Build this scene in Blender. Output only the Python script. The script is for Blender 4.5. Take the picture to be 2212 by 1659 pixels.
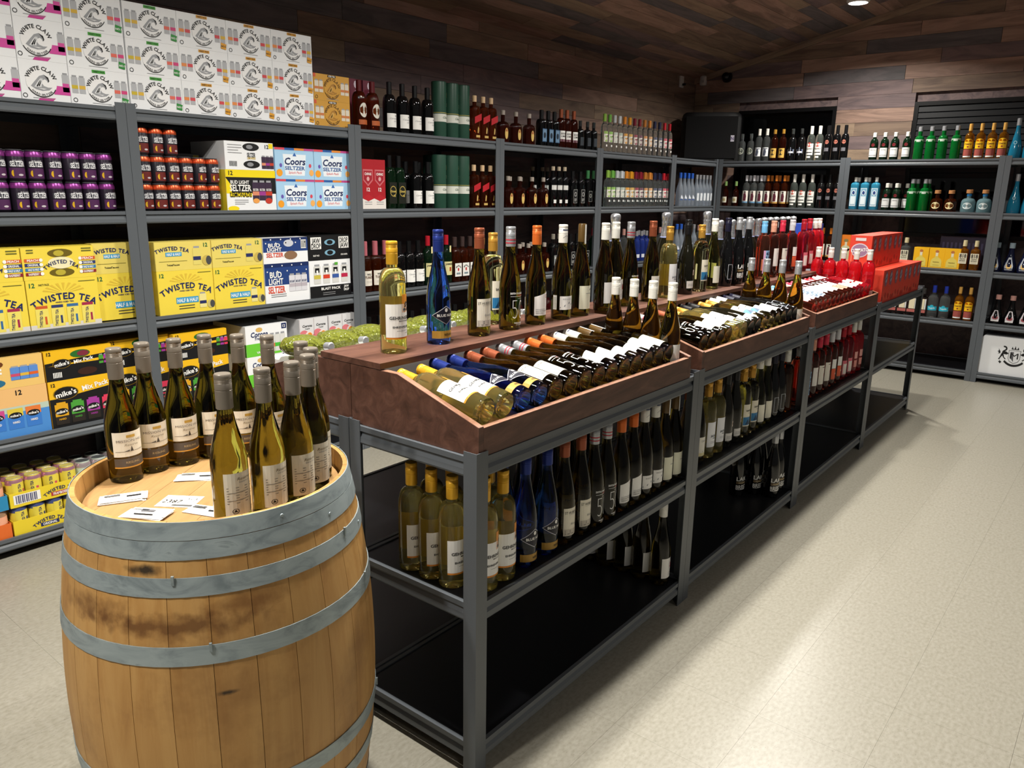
import bpy, math, random
from mathutils import Vector, Matrix
for o in list(bpy.data.objects): bpy.data.objects.remove(o, do_unlink=True)
S = bpy.context.scene
COL = S.collection
rnd = random.Random(7)
# ---------------------------------------------------------------- camera
FPX, YAW, PITCH, ROLL, CH = 1674.06, .6804, -.2443, .0163, 1.4989
fw = Vector((math.cos(PITCH)*math.cos(YAW), math.cos(PITCH)*math.sin(YAW), math.sin(PITCH)))
_r = fw.cross(Vector((0, 0, 1))).normalized(); _u = _r.cross(fw)
cr = math.cos(ROLL)*_r + math.sin(ROLL)*_u
cu = -math.sin(ROLL)*_r + math.cos(ROLL)*_u
cam = bpy.data.cameras.new('camera'); camo = bpy.data.objects.new('camera', cam); COL.objects.link(camo)
camo.matrix_world = Matrix(((cr.x, cu.x, -fw.x, 0), (cr.y, cu.y, -fw.y, 0), (cr.z, cu.z, -fw.z, CH), (0, 0, 0, 1)))
cam.sensor_width = 36; cam.lens = FPX*36/2212; cam.clip_start = .05; cam.clip_end = 60
S.camera = camo
# ---------------------------------------------------------------- world, exposure, lamps
S.view_settings.view_transform = 'Standard'; S.view_settings.look = 'None'
S.view_settings.exposure = 0.0; S.view_settings.gamma = 1; S.view_settings.use_curve_mapping = False
W = bpy.data.worlds.new('room_air'); S.world = W; W.use_nodes = True
W.node_tree.nodes['Background'].inputs[0].default_value = (1, .97, .92, 1)
W.node_tree.nodes['Background'].inputs[1].default_value = .085
# ceiling mounted lamps: two rows over the display tables, one row over the open aisle, one by the far wall
LAMPS = [(x, y, 3.02, 34) for x in (-.6, 1.2, 3.0, 4.75) for y in (1.33, 1.62)] + \
        [(x, -1.7, 3.05, 10) for x in (-.4, 1.9, 4.2, 6.2)] + [(6.9, 2.12, 2.98, 48)]

S.cycles.max_bounces = 10; S.cycles.diffuse_bounces = 3; S.cycles.glossy_bounces = 4; S.cycles.transmission_bounces = 9
# pixel helpers: a pixel gives a direction, the distance comes from the surface the thing stands on
def on_x(u, y, z):      # x of the point (x, y, z) seen in column u
    k = (u-1106)/FPX; a = cr-fw*k
    return -(a.y*y+a.z*(z-CH))/a.x
def on_y(u, x, z):
    k = (u-1106)/FPX; a = cr-fw*k
    return -(a.x*x+a.z*(z-CH))/a.y
# ---------------------------------------------------------------- materials
def lin(h):
    if isinstance(h, str):
        c = [int(h[i:i+2], 16)/255 for i in (0, 2, 4)]
        return tuple(x/12.92 if x <= .04045 else ((x+.055)/1.055)**2.4 for x in c)
    return tuple(h)
MATS = {}
def mat(name, col, rough=.5, metal=0., trans=0., ior=1.45, emit=0., coat=0., spec=.5):
    if name in MATS: return MATS[name]
    m = bpy.data.materials.new(name); m.use_nodes = True; MATS[name] = m
    b = m.node_tree.nodes['Principled BSDF']; c = lin(col)
    b.inputs['Base Color'].default_value = (*c, 1); b.inputs['Roughness'].default_value = rough
    b.inputs['Metallic'].default_value = metal; b.inputs['Transmission Weight'].default_value = trans
    b.inputs['IOR'].default_value = ior; b.inputs['Coat Weight'].default_value = coat
    b.inputs['Specular IOR Level'].default_value = spec
    if emit: b.inputs['Emission Color'].default_value = (*c, 1); b.inputs['Emission Strength'].default_value = emit
    m.diffuse_color = (*c, 1)
    return m
def ink(h, rough=.45):      # plain printed / painted colour
    return mat('print_'+h+('' if rough == .45 else '_%d' % int(rough*100)), h, rough)
def glass(h, ior=1.38): return mat('glass_'+h, h, .02, 0, 1, ior)
def nodes(m):
    nt = m.node_tree; return nt, nt.nodes['Principled BSDF']
def N(nt, t, **k):
    n = nt.nodes.new(t)
    for a, v in k.items():
        if a.startswith('i_'):
            kk = a[2:].replace('_', ' '); n.inputs[kk].default_value = v
        else: setattr(n, a, v)
    return n
def ramp(nt, stops):
    n = nt.nodes.new('ShaderNodeValToRGB'); e = n.color_ramp.elements
    while len(e) < len(stops): e.new(.5)
    for i, (p, c) in enumerate(stops): e[i].position = p; e[i].color = (*lin(c), 1)
    return n
def coords(nt, scale, obj_random=0):
    tc = N(nt, 'ShaderNodeTexCoord'); mp = N(nt, 'ShaderNodeMapping'); mp.inputs['Scale'].default_value = scale
    nt.links.new(tc.outputs['Object'], mp.inputs['Vector'])
    if obj_random:
        oi = N(nt, 'ShaderNodeObjectInfo'); mu = N(nt, 'ShaderNodeMath', operation='MULTIPLY'); mu.inputs[1].default_value = obj_random
        nt.links.new(oi.outputs['Random'], mu.inputs[0]); cb = N(nt, 'ShaderNodeCombineXYZ')
        for i in range(3): nt.links.new(mu.outputs[0], cb.inputs[i])
        nt.links.new(cb.outputs[0], mp.inputs['Location'])
    return mp
def bump(nt, b, src, strength, dist=.002):
    bp = N(nt, 'ShaderNodeBump'); bp.inputs['Strength'].default_value = strength; bp.inputs['Distance'].default_value = dist
    nt.links.new(src, bp.inputs['Height']); nt.links.new(bp.outputs[0], b.inputs['Normal'])
def grain(name, stops, scale, rough=.5, dist=1.5, bstr=.15, objrand=20, detail=6):
    m = mat(name, stops[0][1], rough); nt, b = nodes(m); mp = coords(nt, scale, objrand)
    n = N(nt, 'ShaderNodeTexNoise', i_Scale=1., i_Detail=detail, i_Roughness=.6, i_Distortion=dist)
    nt.links.new(mp.outputs[0], n.inputs['Vector']); r = ramp(nt, stops)
    nt.links.new(n.outputs[0], r.inputs[0]); nt.links.new(r.outputs[0], b.inputs['Base Color'])
    bump(nt, b, n.outputs[0], bstr); return m
PAINT = mat('grey_powder_coat', '585d62', .42)
nt, b = nodes(PAINT); mp = coords(nt, (900,)*3); n = N(nt, 'ShaderNodeTexNoise', i_Scale=1.); nt.links.new(mp.outputs[0], n.inputs['Vector']); bump(nt, b, n.outputs[0], .12, .0006)
DECK = mat('black_laminate', '15161a', .38)
STAIN = grain('walnut_stained_plywood', [(.28, '422a20'), (.5, '5a3b2f'), (.68, '6c4a3c'), (.8, '4c3125')], (4, 20, 20), .45, 1.1, .2)
OAK = grain('oak_stave', [(.22, '9a6c3a'), (.42, 'b2854a'), (.6, 'bd9256'), (.8, 'a67a46')], (18, 18, 1.4), .55, 1.2, .25)
# stains with a shape of their own on the staves
nt, b = nodes(OAK); old = b.inputs['Base Color'].links[0].from_socket
tc = N(nt, 'ShaderNodeNewGeometry'); n2 = N(nt, 'ShaderNodeTexNoise', i_Scale=5., i_Detail=5., i_Roughness=.65); nt.links.new(tc.outputs['Position'], n2.inputs['Vector'])
r2 = ramp(nt, [(.5, '000000'), (.72, 'b8b8b8')]); nt.links.new(n2.outputs[0], r2.inputs[0])
mx = N(nt, 'ShaderNodeMix', data_type='RGBA'); nt.links.new(r2.outputs[0], mx.inputs['Factor']); nt.links.new(old, mx.inputs[6]); mx.inputs[7].default_value = (*lin('6e431c'), 1)
last = mx.outputs[2]
for (px_, py_, pz_, rx_, rz_, cc, amt) in ((.6, 1.355, .808, .045, .012, '1c1712', .95), (.61, 1.3, .70, .17, .026, '5a3414', .8), (.556, 1.45, .72, .1, .03, '5a3414', .7), (.72, 1.21, .73, .09, .02, '6a4018', .6), (.668, 1.224, .56, .022, .006, '1c1712', .9)):
    sb = N(nt, 'ShaderNodeVectorMath', operation='SUBTRACT'); sb.inputs[1].default_value = (px_, py_, pz_); nt.links.new(tc.outputs['Position'], sb.inputs[0])
    sc_ = N(nt, 'ShaderNodeVectorMath', operation='MULTIPLY'); sc_.inputs[1].default_value = (1/rx_, 1/rx_, 1/rz_); nt.links.new(sb.outputs[0], sc_.inputs[0])
    ln_ = N(nt, 'ShaderNodeVectorMath', operation='LENGTH'); nt.links.new(sc_.outputs[0], ln_.inputs[0])
    nz = N(nt, 'ShaderNodeTexNoise', i_Scale=45., i_Detail=4.); nt.links.new(tc.outputs['Position'], nz.inputs['Vector'])
    ad_ = N(nt, 'ShaderNodeMath', operation='MULTIPLY_ADD'); nt.links.new(nz.outputs[0], ad_.inputs[0]); ad_.inputs[1].default_value = 1.6; nt.links.new(ln_.outputs['Value'], ad_.inputs[2])
    rr_ = N(nt, 'ShaderNodeMapRange'); nt.links.new(ad_.outputs[0], rr_.inputs[0]); rr_.inputs[1].default_value = 1.1; rr_.inputs[2].default_value = 1.9; rr_.inputs[3].default_value = amt; rr_.inputs[4].default_value = 0
    m2 = N(nt, 'ShaderNodeMix', data_type='RGBA'); nt.links.new(rr_.outputs[0], m2.inputs['Factor']); nt.links.new(last, m2.inputs[6]); m2.inputs[7].default_value = (*lin(cc), 1); last = m2.outputs[2]
nt.links.new(last, b.inputs['Base Color'])
OAKHEAD = grain('oak_head', [(.25, '967046'), (.5, 'a98556'), (.75, '9e7849')], (3, 26, 26), .5, 1., .12)
HOOP = grain('galvanised_steel', [(.3, '7c888c'), (.5, '98a4a7'), (.66, 'a2aeb0'), (.78, '6f7a7c')], (9, 9, 22), .5, 1.6, .1)
nodes(HOOP)[1].inputs['Metallic'].default_value = .35
PLANKS = [grain('weathered_plank_%d' % i, st, (1.6, 12, 12), .62, 1.2, .25) for i, st in enumerate([
    [(.3, '635148'), (.6, '8e7866'), (.8, '776457')], [(.3, '796257'), (.6, 'ad8e7d'), (.8, '8e7467')],
    [(.3, '504f50'), (.6, '746c6d'), (.8, '605b5b')], [(.3, '776557'), (.6, 'a38c75'), (.8, '897462')],
    [(.3, '5c5053'), (.6, '867270'), (.8, '6b5d5b')]])]
VCT = mat('speckled_vinyl_tile', 'c9c2ae', .3); nt, b = nodes(VCT)
tc = N(nt, 'ShaderNodeNewGeometry'); v1 = N(nt, 'ShaderNodeTexVoronoi', i_Scale=110.); v2 = N(nt, 'ShaderNodeTexNoise', i_Scale=60., i_Detail=5.)
mpg = N(nt, 'ShaderNodeMapping'); mpg.inputs['Scale'].default_value = (1, 1.6, 1); nt.links.new(tc.outputs['Position'], mpg.inputs['Vector'])
for q in (v1, v2): nt.links.new(mpg.outputs[0], q.inputs['Vector'])
ra = ramp(nt, [(.3, '8c887a'), (.5, '969285'), (.7, '9e9a8e')]); nt.links.new(v2.outputs[0], ra.inputs[0])
rb = ramp(nt, [(.1, '000000'), (.16, 'ffffff')]); nt.links.new(v1.outputs['Distance'], rb.inputs[0])
n3 = N(nt, 'ShaderNodeTexNoise', i_Scale=90.); nt.links.new(mpg.outputs[0], n3.inputs['Vector']); rc = ramp(nt, [(.5, 'ffffff'), (.56, '000000')]); nt.links.new(n3.outputs[0], rc.inputs[0])
ad = N(nt, 'ShaderNodeMath', operation='MAXIMUM'); nt.links.new(rb.outputs[0], ad.inputs[0]); nt.links.new(rc.outputs[0], ad.inputs[1])
mx = N(nt, 'ShaderNodeMix', data_type='RGBA'); nt.links.new(ad.outputs[0], mx.inputs['Factor']); mx.inputs[6].default_value = (*lin('666257'), 1); nt.links.new(ra.outputs[0], mx.inputs[7]); nt.links.new(mx.outputs[2], b.inputs['Base Color'])
GROUT = mat('tile_joint', '868275', .5)
# ---------------------------------------------------------------- mesh helpers
def me(name, V, F, mats, idx=None, smooth=None):
    m = bpy.data.meshes.new(name); m.from_pydata([tuple(v) for v in V], [], F)
    for x in (mats if isinstance(mats, (list, tuple)) else [mats]): m.materials.append(x)
    if idx: m.polygons.foreach_set('material_index', idx)
    if smooth is not None:
        m.polygons.foreach_set('use_smooth', [True]*len(F)); m.set_sharp_from_angle(angle=math.radians(smooth))
    m.update(); return m
class Bx:               # collects boxes, prisms and lathes into one mesh
    def __init__(s): s.V = []; s.F = []; s.I = []; s.M = []
    def mi(s, m):
        if m not in s.M: s.M.append(m)
        return s.M.index(m)
    def box(s, a, c, m, ch=0):
        (x0, y0, z0), (x1, y1, z1) = a, c; k = len(s.V)
        if ch:
            e = ch; pr = [(x0+e, y0), (x1-e, y0), (x1, y0+e), (x1, y1-e), (x1-e, y1), (x0+e, y1), (x0, y1-e), (x0, y0+e)]
            return s.prism([(p, q) for p, q in pr], z0, z1, m)
        s.V += [(x0, y0, z0), (x1, y0, z0), (x1, y1, z0), (x0, y1, z0), (x0, y0, z1), (x1, y0, z1), (x1, y1, z1), (x0, y1, z1)]
        s.F += [tuple(k+i for i in f) for f in ((0, 3, 2, 1), (4, 5, 6, 7), (0, 1, 5, 4), (1, 2, 6, 5), (2, 3, 7, 6), (3, 0, 4, 7))]; s.I += [s.mi(m)]*6; return s
    def prism(s, P, a, c, m, ax='z'):
        f = {'z': lambda p, h: (p[0], p[1], h), 'x': lambda p, h: (h, p[0], p[1]), 'y': lambda p, h: (p[0], h, p[1])}[ax]
        n = len(P); k = len(s.V); s.V += [f(p, a) for p in P]+[f(p, c) for p in P]
        F = [tuple(k+i for i in range(n))[::-1], tuple(k+n+i for i in range(n))]+[(k+i, k+(i+1) % n, k+n+(i+1) % n, k+n+i) for i in range(n)]
        if ax == 'y': F = [x[::-1] for x in F]
        s.F += F; s.I += [s.mi(m)]*(n+2); return s
    def lathe(s, P, m, seg=20, n=2., a=1., T=None, caps=True):     # P = (r, z[, exponent])
        k = len(s.V); R = max(p[0] for p in P)
        for p in P:
            r, z = p[0], p[1]; e = p[2] if len(p) > 2 else (n if r > .62*R else 2.)
            aa = a if r > .62*R else (1 if r < .4*R else a+(1-a)*(.62*R-r)/(.22*R))
            for i in range(seg):
                t = 2*math.pi*(i+.5)/seg if seg % 4 == 0 else 2*math.pi*i/seg
                c, q = math.cos(t), math.sin(t); f = 1/(abs(c)**e+abs(q)**e)**(1/e)
                v = (r*f*c, r*f*q*aa, z); s.V.append(tuple(T @ Vector(v)) if T else v)
        for j in range(len(P)-1):
            for i in range(seg):
                a0 = k+j*seg+i; b0 = k+j*seg+(i+1) % seg
                s.F.append((a0, b0, b0+seg, a0+seg)); s.I.append(s.mi(m))
        for j, fl in ((0, 1), (len(P)-1, 0)):
            if caps and P[j][0] > 1e-5:
                f = tuple(k+j*seg+i for i in range(seg)); s.F.append(f[::-1] if fl else f); s.I.append(s.mi(m))
        return s
    def mesh(s, name, smooth=None): return me(name, s.V, s.F, s.M, s.I, smooth)
# ---------------------------------------------------------------- scene helpers
def ob(name, data, parent=None, loc=None, rot=None):
    o = bpy.data.objects.new(name, data); COL.objects.link(o)
    if parent: o.parent = parent
    if loc: o.location = loc
    if rot: o.rotation_euler = rot
    return o
def tag(o, label, cat=None, group=None, kind=None):
    if label: o['label'] = label
    if cat: o['category'] = cat
    if group: o['group'] = group
    if kind: o['kind'] = kind
    return o
def thing(name, label, cat, loc=(0, 0, 0), rot=(0, 0, 0), group=None):
    return tag(ob(name, None, None, loc, rot), label, cat, group)
# ---------------------------------------------------------------- flat print: lettering and shapes laid on a face or round a bottle
TXT = {}
def glyphs(s, bold):
    k = (s, bold)
    if k not in TXT:
        c = bpy.data.curves.new('lettering', 'FONT'); c.body = s; c.size = 1; c.resolution_u = 2; c.offset = .025*bold; c.fill_mode = 'FRONT'
        o = bpy.data.objects.new('lettering', c); m = o.to_mesh()
        V = [(v.co.x, v.co.y) for v in m.vertices]; F = [tuple(p.vertices) for p in m.polygons]
        o.to_mesh_clear(); bpy.data.objects.remove(o); bpy.data.curves.remove(c)
        x0 = min((v[0] for v in V), default=0); x1 = max((v[0] for v in V), default=.3); TXT[k] = (V, F, x0, x1)
    return TXT[k]
def strips(P, step=.006):       # cut a flat outline into narrow columns so that it can follow a curved surface
    x0, x1 = min(p[0] for p in P), max(p[0] for p in P); n = max(1, math.ceil((x1-x0)/step)); V = []; F = []
    def clip(Q, a, sg):
        R = []
        for i in range(len(Q)):
            p, q = Q[i], Q[(i+1) % len(Q)]; dp, dq = sg*(p[0]-a), sg*(q[0]-a)
            if dp >= 0: R.append(p)
            if dp*dq < 0: t = dp/(dp-dq); R.append((a, p[1]+(q[1]-p[1])*t))
        return R
    for i in range(n):
        C = clip(clip(P, x0+(x1-x0)*i/n, 1), x0+(x1-x0)*(i+1)/n, -1)
        if len(C) >= 3: F.append(tuple(range(len(V), len(V)+len(C)))); V += C
    return V, F
class Art:
    def __init__(s): s.P = []            # (pts, faces, mat, layer)
    def poly(s, pts, m, l=1): s.P.append((list(pts), [tuple(range(len(pts)))], m, l)); return s
    def rect(s, x0, y0, x1, y1, m, l=0, n=1):
        V = []; F = []
        for i in range(n+1):
            x = x0+(x1-x0)*i/n; V += [(x, y0), (x, y1)]
        for i in range(n): F.append((2*i, 2*i+2, 2*i+3, 2*i+1))
        s.P.append((V, F, m, l)); return s
    def ell(s, x, y, rx, ry, m, l=1, n=18, a0=0, a1=360, inner=0):
        V = []; F = []; full = abs(a1-a0) >= 360
        for i in range(n+1):
            t = math.radians(a0+(a1-a0)*i/n); c, q = math.cos(t), math.sin(t); V += [(x+rx*c*inner, y+ry*q*inner), (x+rx*c, y+ry*q)]
        for i in range(n): F.append((2*i, 2*i+1, 2*i+3, 2*i+2))
        s.P.append((V, F, m, l)); return s
    def text(s, t, x, y, h, m, w=None, bold=1, rot=0, sh=0, l=2, al='c'):
        V, F, x0, x1 = glyphs(t, bold); k = h/.72; kx = k
        if w: kx = w/max(x1-x0, .01)
        ox = {'c': (x0+x1)/2, 'l': x0, 'r': x1}[al]; c, q = math.cos(math.radians(rot)), math.sin(math.radians(rot)); P = []
        for a, b_ in V:
            a2, b2 = (a-ox)*kx+sh*b_*k, (b_-.36)*k; P.append((x+a2*c-b2*q, y+a2*q+b2*c))
        s.P.append((P, F, m, l)); return s
    def arc(s, t, x, y, R, h, m, mid=90, inside=False, bold=1, l=2, sp=1.):
        ws = [((glyphs(ch, bold)[3]-glyphs(ch, bold)[2])+.09 if ch != ' ' else .32)*h/.72*sp for ch in t]; tot = sum(ws); p = -tot/2
        for ch, w in zip(t, ws):
            c = p+w/2; p += w
            if ch == ' ': continue
            an = mid-math.degrees(c/R) if not inside else mid+math.degrees(c/R); ra = math.radians(an)
            s.text(ch, x+R*math.cos(ra), y+R*math.sin(ra), h, m, bold=bold, rot=an-90 if not inside else an+90, l=l)
        return s
    def lines(s, x0, x1, y, dy, n, m, th=.0012, l=2):
        for i in range(n): s.rect(x0, y-i*dy, x1-(x1-x0)*.25*((i*7) % 3 == 2), y-i*dy+th, m, l, 3)
        return s
    def mesh(s, name, warp=None, eps=.0004):
        V = []; F = []; I = []; M = []
        for pts, fs, m, l in s.P:
            if m not in M: M.append(m)
            k = len(V); e = eps*(l+1)
            if warp and getattr(warp, 'curved', False) and len(fs) == 1 and max(p[0] for p in pts)-min(p[0] for p in pts) > .009: pts, fs = strips(pts)
            for x, y in pts: V.append(warp(x, y, e) if warp else (x, -e, y))
            F += [tuple(k+i for i in f) for f in fs]; I += [M.index(m)]*len(fs)
        return me(name, V, F, M, I)
def cyl(R, tip=None):
    def w(x, z, e):
        r = (R(z) if callable(R) else R)+e; t = x/(R(z) if callable(R) else R); return (r*math.sin(t), -r*math.cos(t), z)
    w.curved = True
    return w
def flat(y): return lambda x, z, e: (x, y-e, z)
# ================================================================ the room
YS, XB = 3.414, 7.3734            # front planes of the wall shelving
YW, XW = 4.03, 7.99               # the two walls
def ceil_z(y): return 2.68+.23*(YW-y)
f = tag(ob('floor', Bx().box((-3, -5, -.06), (XW+.15, YW+.15, -.003), GROUT).mesh('floor')), 'cream speckled vinyl tile floor', kind='structure')
TS = .305; tile = Bx().box((.0002, .0002, -.0035), (TS-.0002, TS-.0002, 0), VCT).mesh('floor_tile')
near = []; rest = Bx()
for i in range(-16, 20):
    for j in range(-18, 12):
        x, y = 2.02+TS*i, .677+TS*j
        if x < -3 or x+TS > XW+.1 or y < -5 or y+TS > YW+.1: continue
        c = Vector((x+TS/2, y+TS/2, -CH)); d = c.dot(fw)
        inv = d > .3 and -60 < 1106+FPX*c.dot(cr)/d < 2270 and 829.5-FPX*c.dot(cu)/d < 1760
        hid = (1.25 < x < 5.8 and 1.2 < y < 1.8) or y > 3.45 or x > 7.4
        near.append((d if inv and not hid else 99+abs(d), x, y))
near.sort()
for k, (d, x, y) in enumerate(near):
    if k < 290 and d < 99: ob('floor_tile', tile, f, (x, y, 0))
    else: rest.box((x+.0004, y+.0004, -.0035), (x+TS-.0004, y+TS-.0004, 0), VCT)
tag(ob('floor_tile', rest.mesh('floor_tile'), f), None, kind='stuff')
wl = tag(ob('wall_left', Bx().box((-3, YW+.012, 0), (XW+.15, YW+.15, 3.2), PLANKS[4]).mesh('wall_left')), 'long wall clad in dark weathered wood planks', kind='structure')
wb = tag(ob('wall_back', Bx().box((XW+.04, -5, 0), (XW+.2, YW+.1, 4.8), PLANKS[4]).mesh('wall_back')), 'far wall clad in dark weathered wood planks', kind='structure')
WIN = [(2.54, 3.52, 1.15, 2.33), (.35, 1.86, 1.15, 2.33)]
PH = .12; pr = random.Random(3); PM = {}
def plank(parent, a, c, ax, h, z):
    # a..c along the wall, shared meshes by rounded length and tone
    L = round(c-a, 2); t = pr.choice((0, 0, 0, 1, 1, 4, 4, 4, 2, 3)); k = (L, t, ax, round(h, 3))
    if k not in PM:
        b_ = Bx()
        if ax == 'x': b_.box((.0015, 0, .001), (L-.0015, .012, h-.001), PLANKS[t])
        elif ax == 'y':         # grain runs along local x, the plank is turned onto the far wall
            b_.box((.0015, 0, .001), (L-.0015, .012, h-.001), PLANKS[t])
        PM[k] = b_.mesh('plank')
    pd = pr.uniform(0, .0025)
    if ax == 'x': ob('plank', PM[k], parent, (a, YW-pd, z))
    else: ob('plank', PM[k], parent, (XW-pd, c, z), (0, 0, -math.pi/2))
z = 1.29
while z < 2.68:
    h = min(PH, 2.685-z); x = 1.0-pr.uniform(0, 1.1)
    while x < XW:
        L = pr.choice((.91, 1.07, 1.22, 1.22)); plank(wl, x, min(x+L, XW), 'x', h, z); x += L
    z += PH
z = 1.33
while z < 4.2:
    y = .2-pr.uniform(0, 1.1); segs = []
    while y < YW:
        L = pr.choice((.91, 1.07, 1.22)); segs.append((y, min(y+L, YW-.002))); y += L
    for a, c in segs:
        cut = [(a, c)]
        for (w0, w1, z0, z1) in WIN:
            if z+PH > z0+.03 and z < z1-.03:
                nx = []
                for p, q in cut:
                    if q <= w0 or p >= w1: nx.append((p, q)); continue
                    if p < w0: nx.append((p, w0))
                    if q > w1: nx.append((w1, q))
                cut = nx
        for p, q in cut:
            if q-p > .03 and z < ceil_z(q)-.01: plank(wb, p, q, 'y', PH, z)
    z += PH
ca = math.atan(.23)
cl = tag(ob('ceiling', Bx().box((-3, -9, .014), (XW+.2, .15, .12), PLANKS[4]).mesh('ceiling'), None, (0, YW, 2.68), (-ca, 0, 0)), 'sloping ceiling of dark wood planks', kind='structure')
CP = {}
y = 0; row = 0
while y < 3.6:
    x = 1.5-pr.uniform(0, 1.2)
    while x < XW:
        L = pr.choice((1.07, 1.22, 1.22)); t = pr.choice((0, 1, 1, 0, 4, 4, 2, 3)); k = (L, t)
        if k not in CP: CP[k] = Bx().box((.0015, -PH+.001, 0), (L-.0015, -.001, .014), PLANKS[t]).mesh('plank')
        if x+L > 2 and (row > 2 or x > 2): ob('plank', CP[k], cl, (x, -y, pr.uniform(-.002, 0)))
        x += L
    y += PH; row += 1
tr = Bx(); L = 5.2; tr.box((-.05, 0, -.045), (L, .03, .012), PLANKS[3])
tag(ob('trim_1', tr.mesh('trim'), None, (XW-.032, YW-.03, 2.672), (0, -0.0, -math.pi/2)), 'pale wood strip where the far wall meets the ceiling', kind='structure').rotation_euler = Matrix(((0, 1, 0), (-math.cos(ca), 0, math.sin(ca)), (math.sin(ca), 0, math.cos(ca)))).to_euler()
BLK = mat('black_metal', '0b0c0e', .35); DGL = mat('dark_pane', '040506', .06, spec=.6)
for i, (w0, w1, z0, z1) in enumerate(WIN):
    w = tag(ob('window_%d' % (i+1), None, None, (XW, w0, z0)), ['dark window in the far wall above the rum shelf', 'dark window with a slatted shutter in the far wall'][i], kind='structure')
    W_, H_ = w1-w0, z1-z0; fr = Bx()
    for a, c in (((-.004, 0, 0), (.04, .035, H_)), ((-.004, W_-.035, 0), (.04, W_, H_)), ((-.004, .035, H_-.035), (.04, W_-.035, H_)), ((-.004, .035, 0), (.04, W_-.035, .035))): fr.box(a, c, BLK)
    ob('window_frame', fr.mesh('window_frame'), w)
    ob('pane', Bx().box((.03, .035, .035), (.036, W_-.035, H_-.035), DGL).mesh('pane'), w)
    if i:
        sl = Bx().prism([(.004, .002), (.012, .004), (.02, .045), (.014, .05), (.006, .044)], .036, W_-.036, mat('shutter_slat', '17191c', .4), 'y').mesh('slat')
        for k in range(12): ob('slat', sl, w, (0, 0, H_-.09-k*.052))
# fittings high in the corner
WHT = mat('white_plastic', 'd8d6d0', .4)
t = thing('junction_box', 'white socket box high on the long wall near the corner', 'box', (7.645, YW-.0028, 2.555))
ob('cover', Bx().box((-.035, -.022, 0), (.035, 0, .11), WHT, .004).mesh('cover'), t); ob('plug', Bx().lathe([(.012, 0), (.012, .03), (.005, .036)], BLK, 10).mesh('plug', 30), t, (.01, -.022, .03), (math.pi/2, 0, 0))
t = thing('motion_sensor', 'white rounded motion sensor on the far wall', 'sensor', (XW-.0028, 3.93, 2.60))
ob('housing', Bx().lathe([(.02, 0), (.036, .006), (.038, .05), (.036, .09), (.02, .1)], WHT, 16, 3, .6).mesh('housing', 40), t, (-.024, 0, 0), (0, 0, math.pi/2)); ob('lens', Bx().box((-.05, -.018, .03), (-.045, .018, .055), mat('sensor_lens', 'b8b8b4', .3)).mesh('lens'), t)
t = thing('security_camera', 'black dome camera under the ceiling at the far wall', 'camera', (XW-.0028, 3.675, 2.67))
ob('base', Bx().lathe([(.055, 0), (.055, .02), (.05, .028)], BLK, 20).mesh('base', 30), t, (0, 0, 0), (0, -math.pi/2, 0)); ob('dome', Bx().lathe([(.045, .028), (.043, .045), (.034, .062), (.018, .072), (0, .075)], DGL, 20).mesh('dome', 60), t, (0, 0, 0), (0, -math.pi/2, 0))
# ceiling lamps
BULB = mat('lamp_lens', (1, .95, .87), .4, emit=6)
for k, (x, y, z, p) in enumerate(LAMPS):
    t = thing('ceiling_lamp', 'small round ceiling lamp '+('over the display tables' if 1 < y < 2 else 'over the open aisle' if y < 0 else 'near the far wall'), 'lamp', (x, y, z), group='ceiling lamps '+('over the tables' if 1 < y < 2 else 'over the aisle'))
    cz = ceil_z(y)-z
    ob('housing', Bx().lathe([(.02, .05), (.02, .004), (.078, .004), (.088, .02), (.088, .05), (.06, .07), (0, .072)], WHT, 20).mesh('housing', 40), t)
    ob('stem', Bx().lathe([(.012, .07), (.012, cz-.003)], WHT, 10).mesh('stem'), t)
    ob('lens', Bx().lathe([(.072, .010), (.072, .004), (0, .002)], BULB, 20).mesh('lens'), t)
    l = bpy.data.lights.new('lamp_light', 'AREA'); l.shape = 'DISK'; l.size = .13; l.energy = p; l.color = (1, .955, .88); l.spread = math.radians(150)
    ob('lamp_light', l, t, (0, 0, -.002))
# ================================================================ shelving
PW = .042
post_m = {}
def post(h):
    if h not in post_m:
        post_m[h] = Bx().prism([(0, 0), (PW, 0), (PW, .0025), (.0025, .0025), (.0025, PW), (0, PW)], .001, h, PAINT).mesh('post')
    return post_m[h]
BP = [(.002, 0), (.002, -.014), (.009, -.017), (.009, -.024), (.003, -.032), (.002, -.046), (.006, -.052), (.014, -.052), (.014, 0)]
bm_ = {}
def beam(L):
    k = round(L, 3)
    if k not in bm_: bm_[k] = Bx().prism(BP[::-1], .003, L-.003, PAINT, 'x').mesh('shelf_beam')
    return bm_[k]
dk_ = {}
def unit(name, label, loc, rz, w, d, h, levels, group=None, cat='shelf'):
    t = thing(name, label, cat, loc, (0, 0, rz), group); g = .0008
    for (x, y, r) in ((g, 0, 0), (w-g, 0, math.pi/2), (w-g, d, math.pi), (g, d, -math.pi/2)): ob('post', post(h), t, (x, y, 0), (0, 0, r))
    for z in levels:
        ob('shelf_beam', beam(w), t, (0, 0, z)); ob('shelf_beam', beam(w), t, (w, d, z), (0, 0, math.pi))
        ob('shelf_beam', beam(d), t, (g, d, z), (0, 0, -math.pi/2)); ob('shelf_beam', beam(d), t, (w-g, 0, z), (0, 0, math.pi/2))
        k = (round(w, 3), round(d, 3))
        if k not in dk_: dk_[k] = Bx().box((.0165, .0165, -.016), (w-.0165, d-.0165, 0), DECK).mesh('shelf_deck')
        ob('shelf_deck', dk_[k], t, (0, 0, z-.003))
    return t
LV = [1.81, 1.388, .923, .503, .087]
WX = [.4085, 1.6248, 2.8415, 4.0569, 5.2574, 6.4626, XB-.002]
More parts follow.
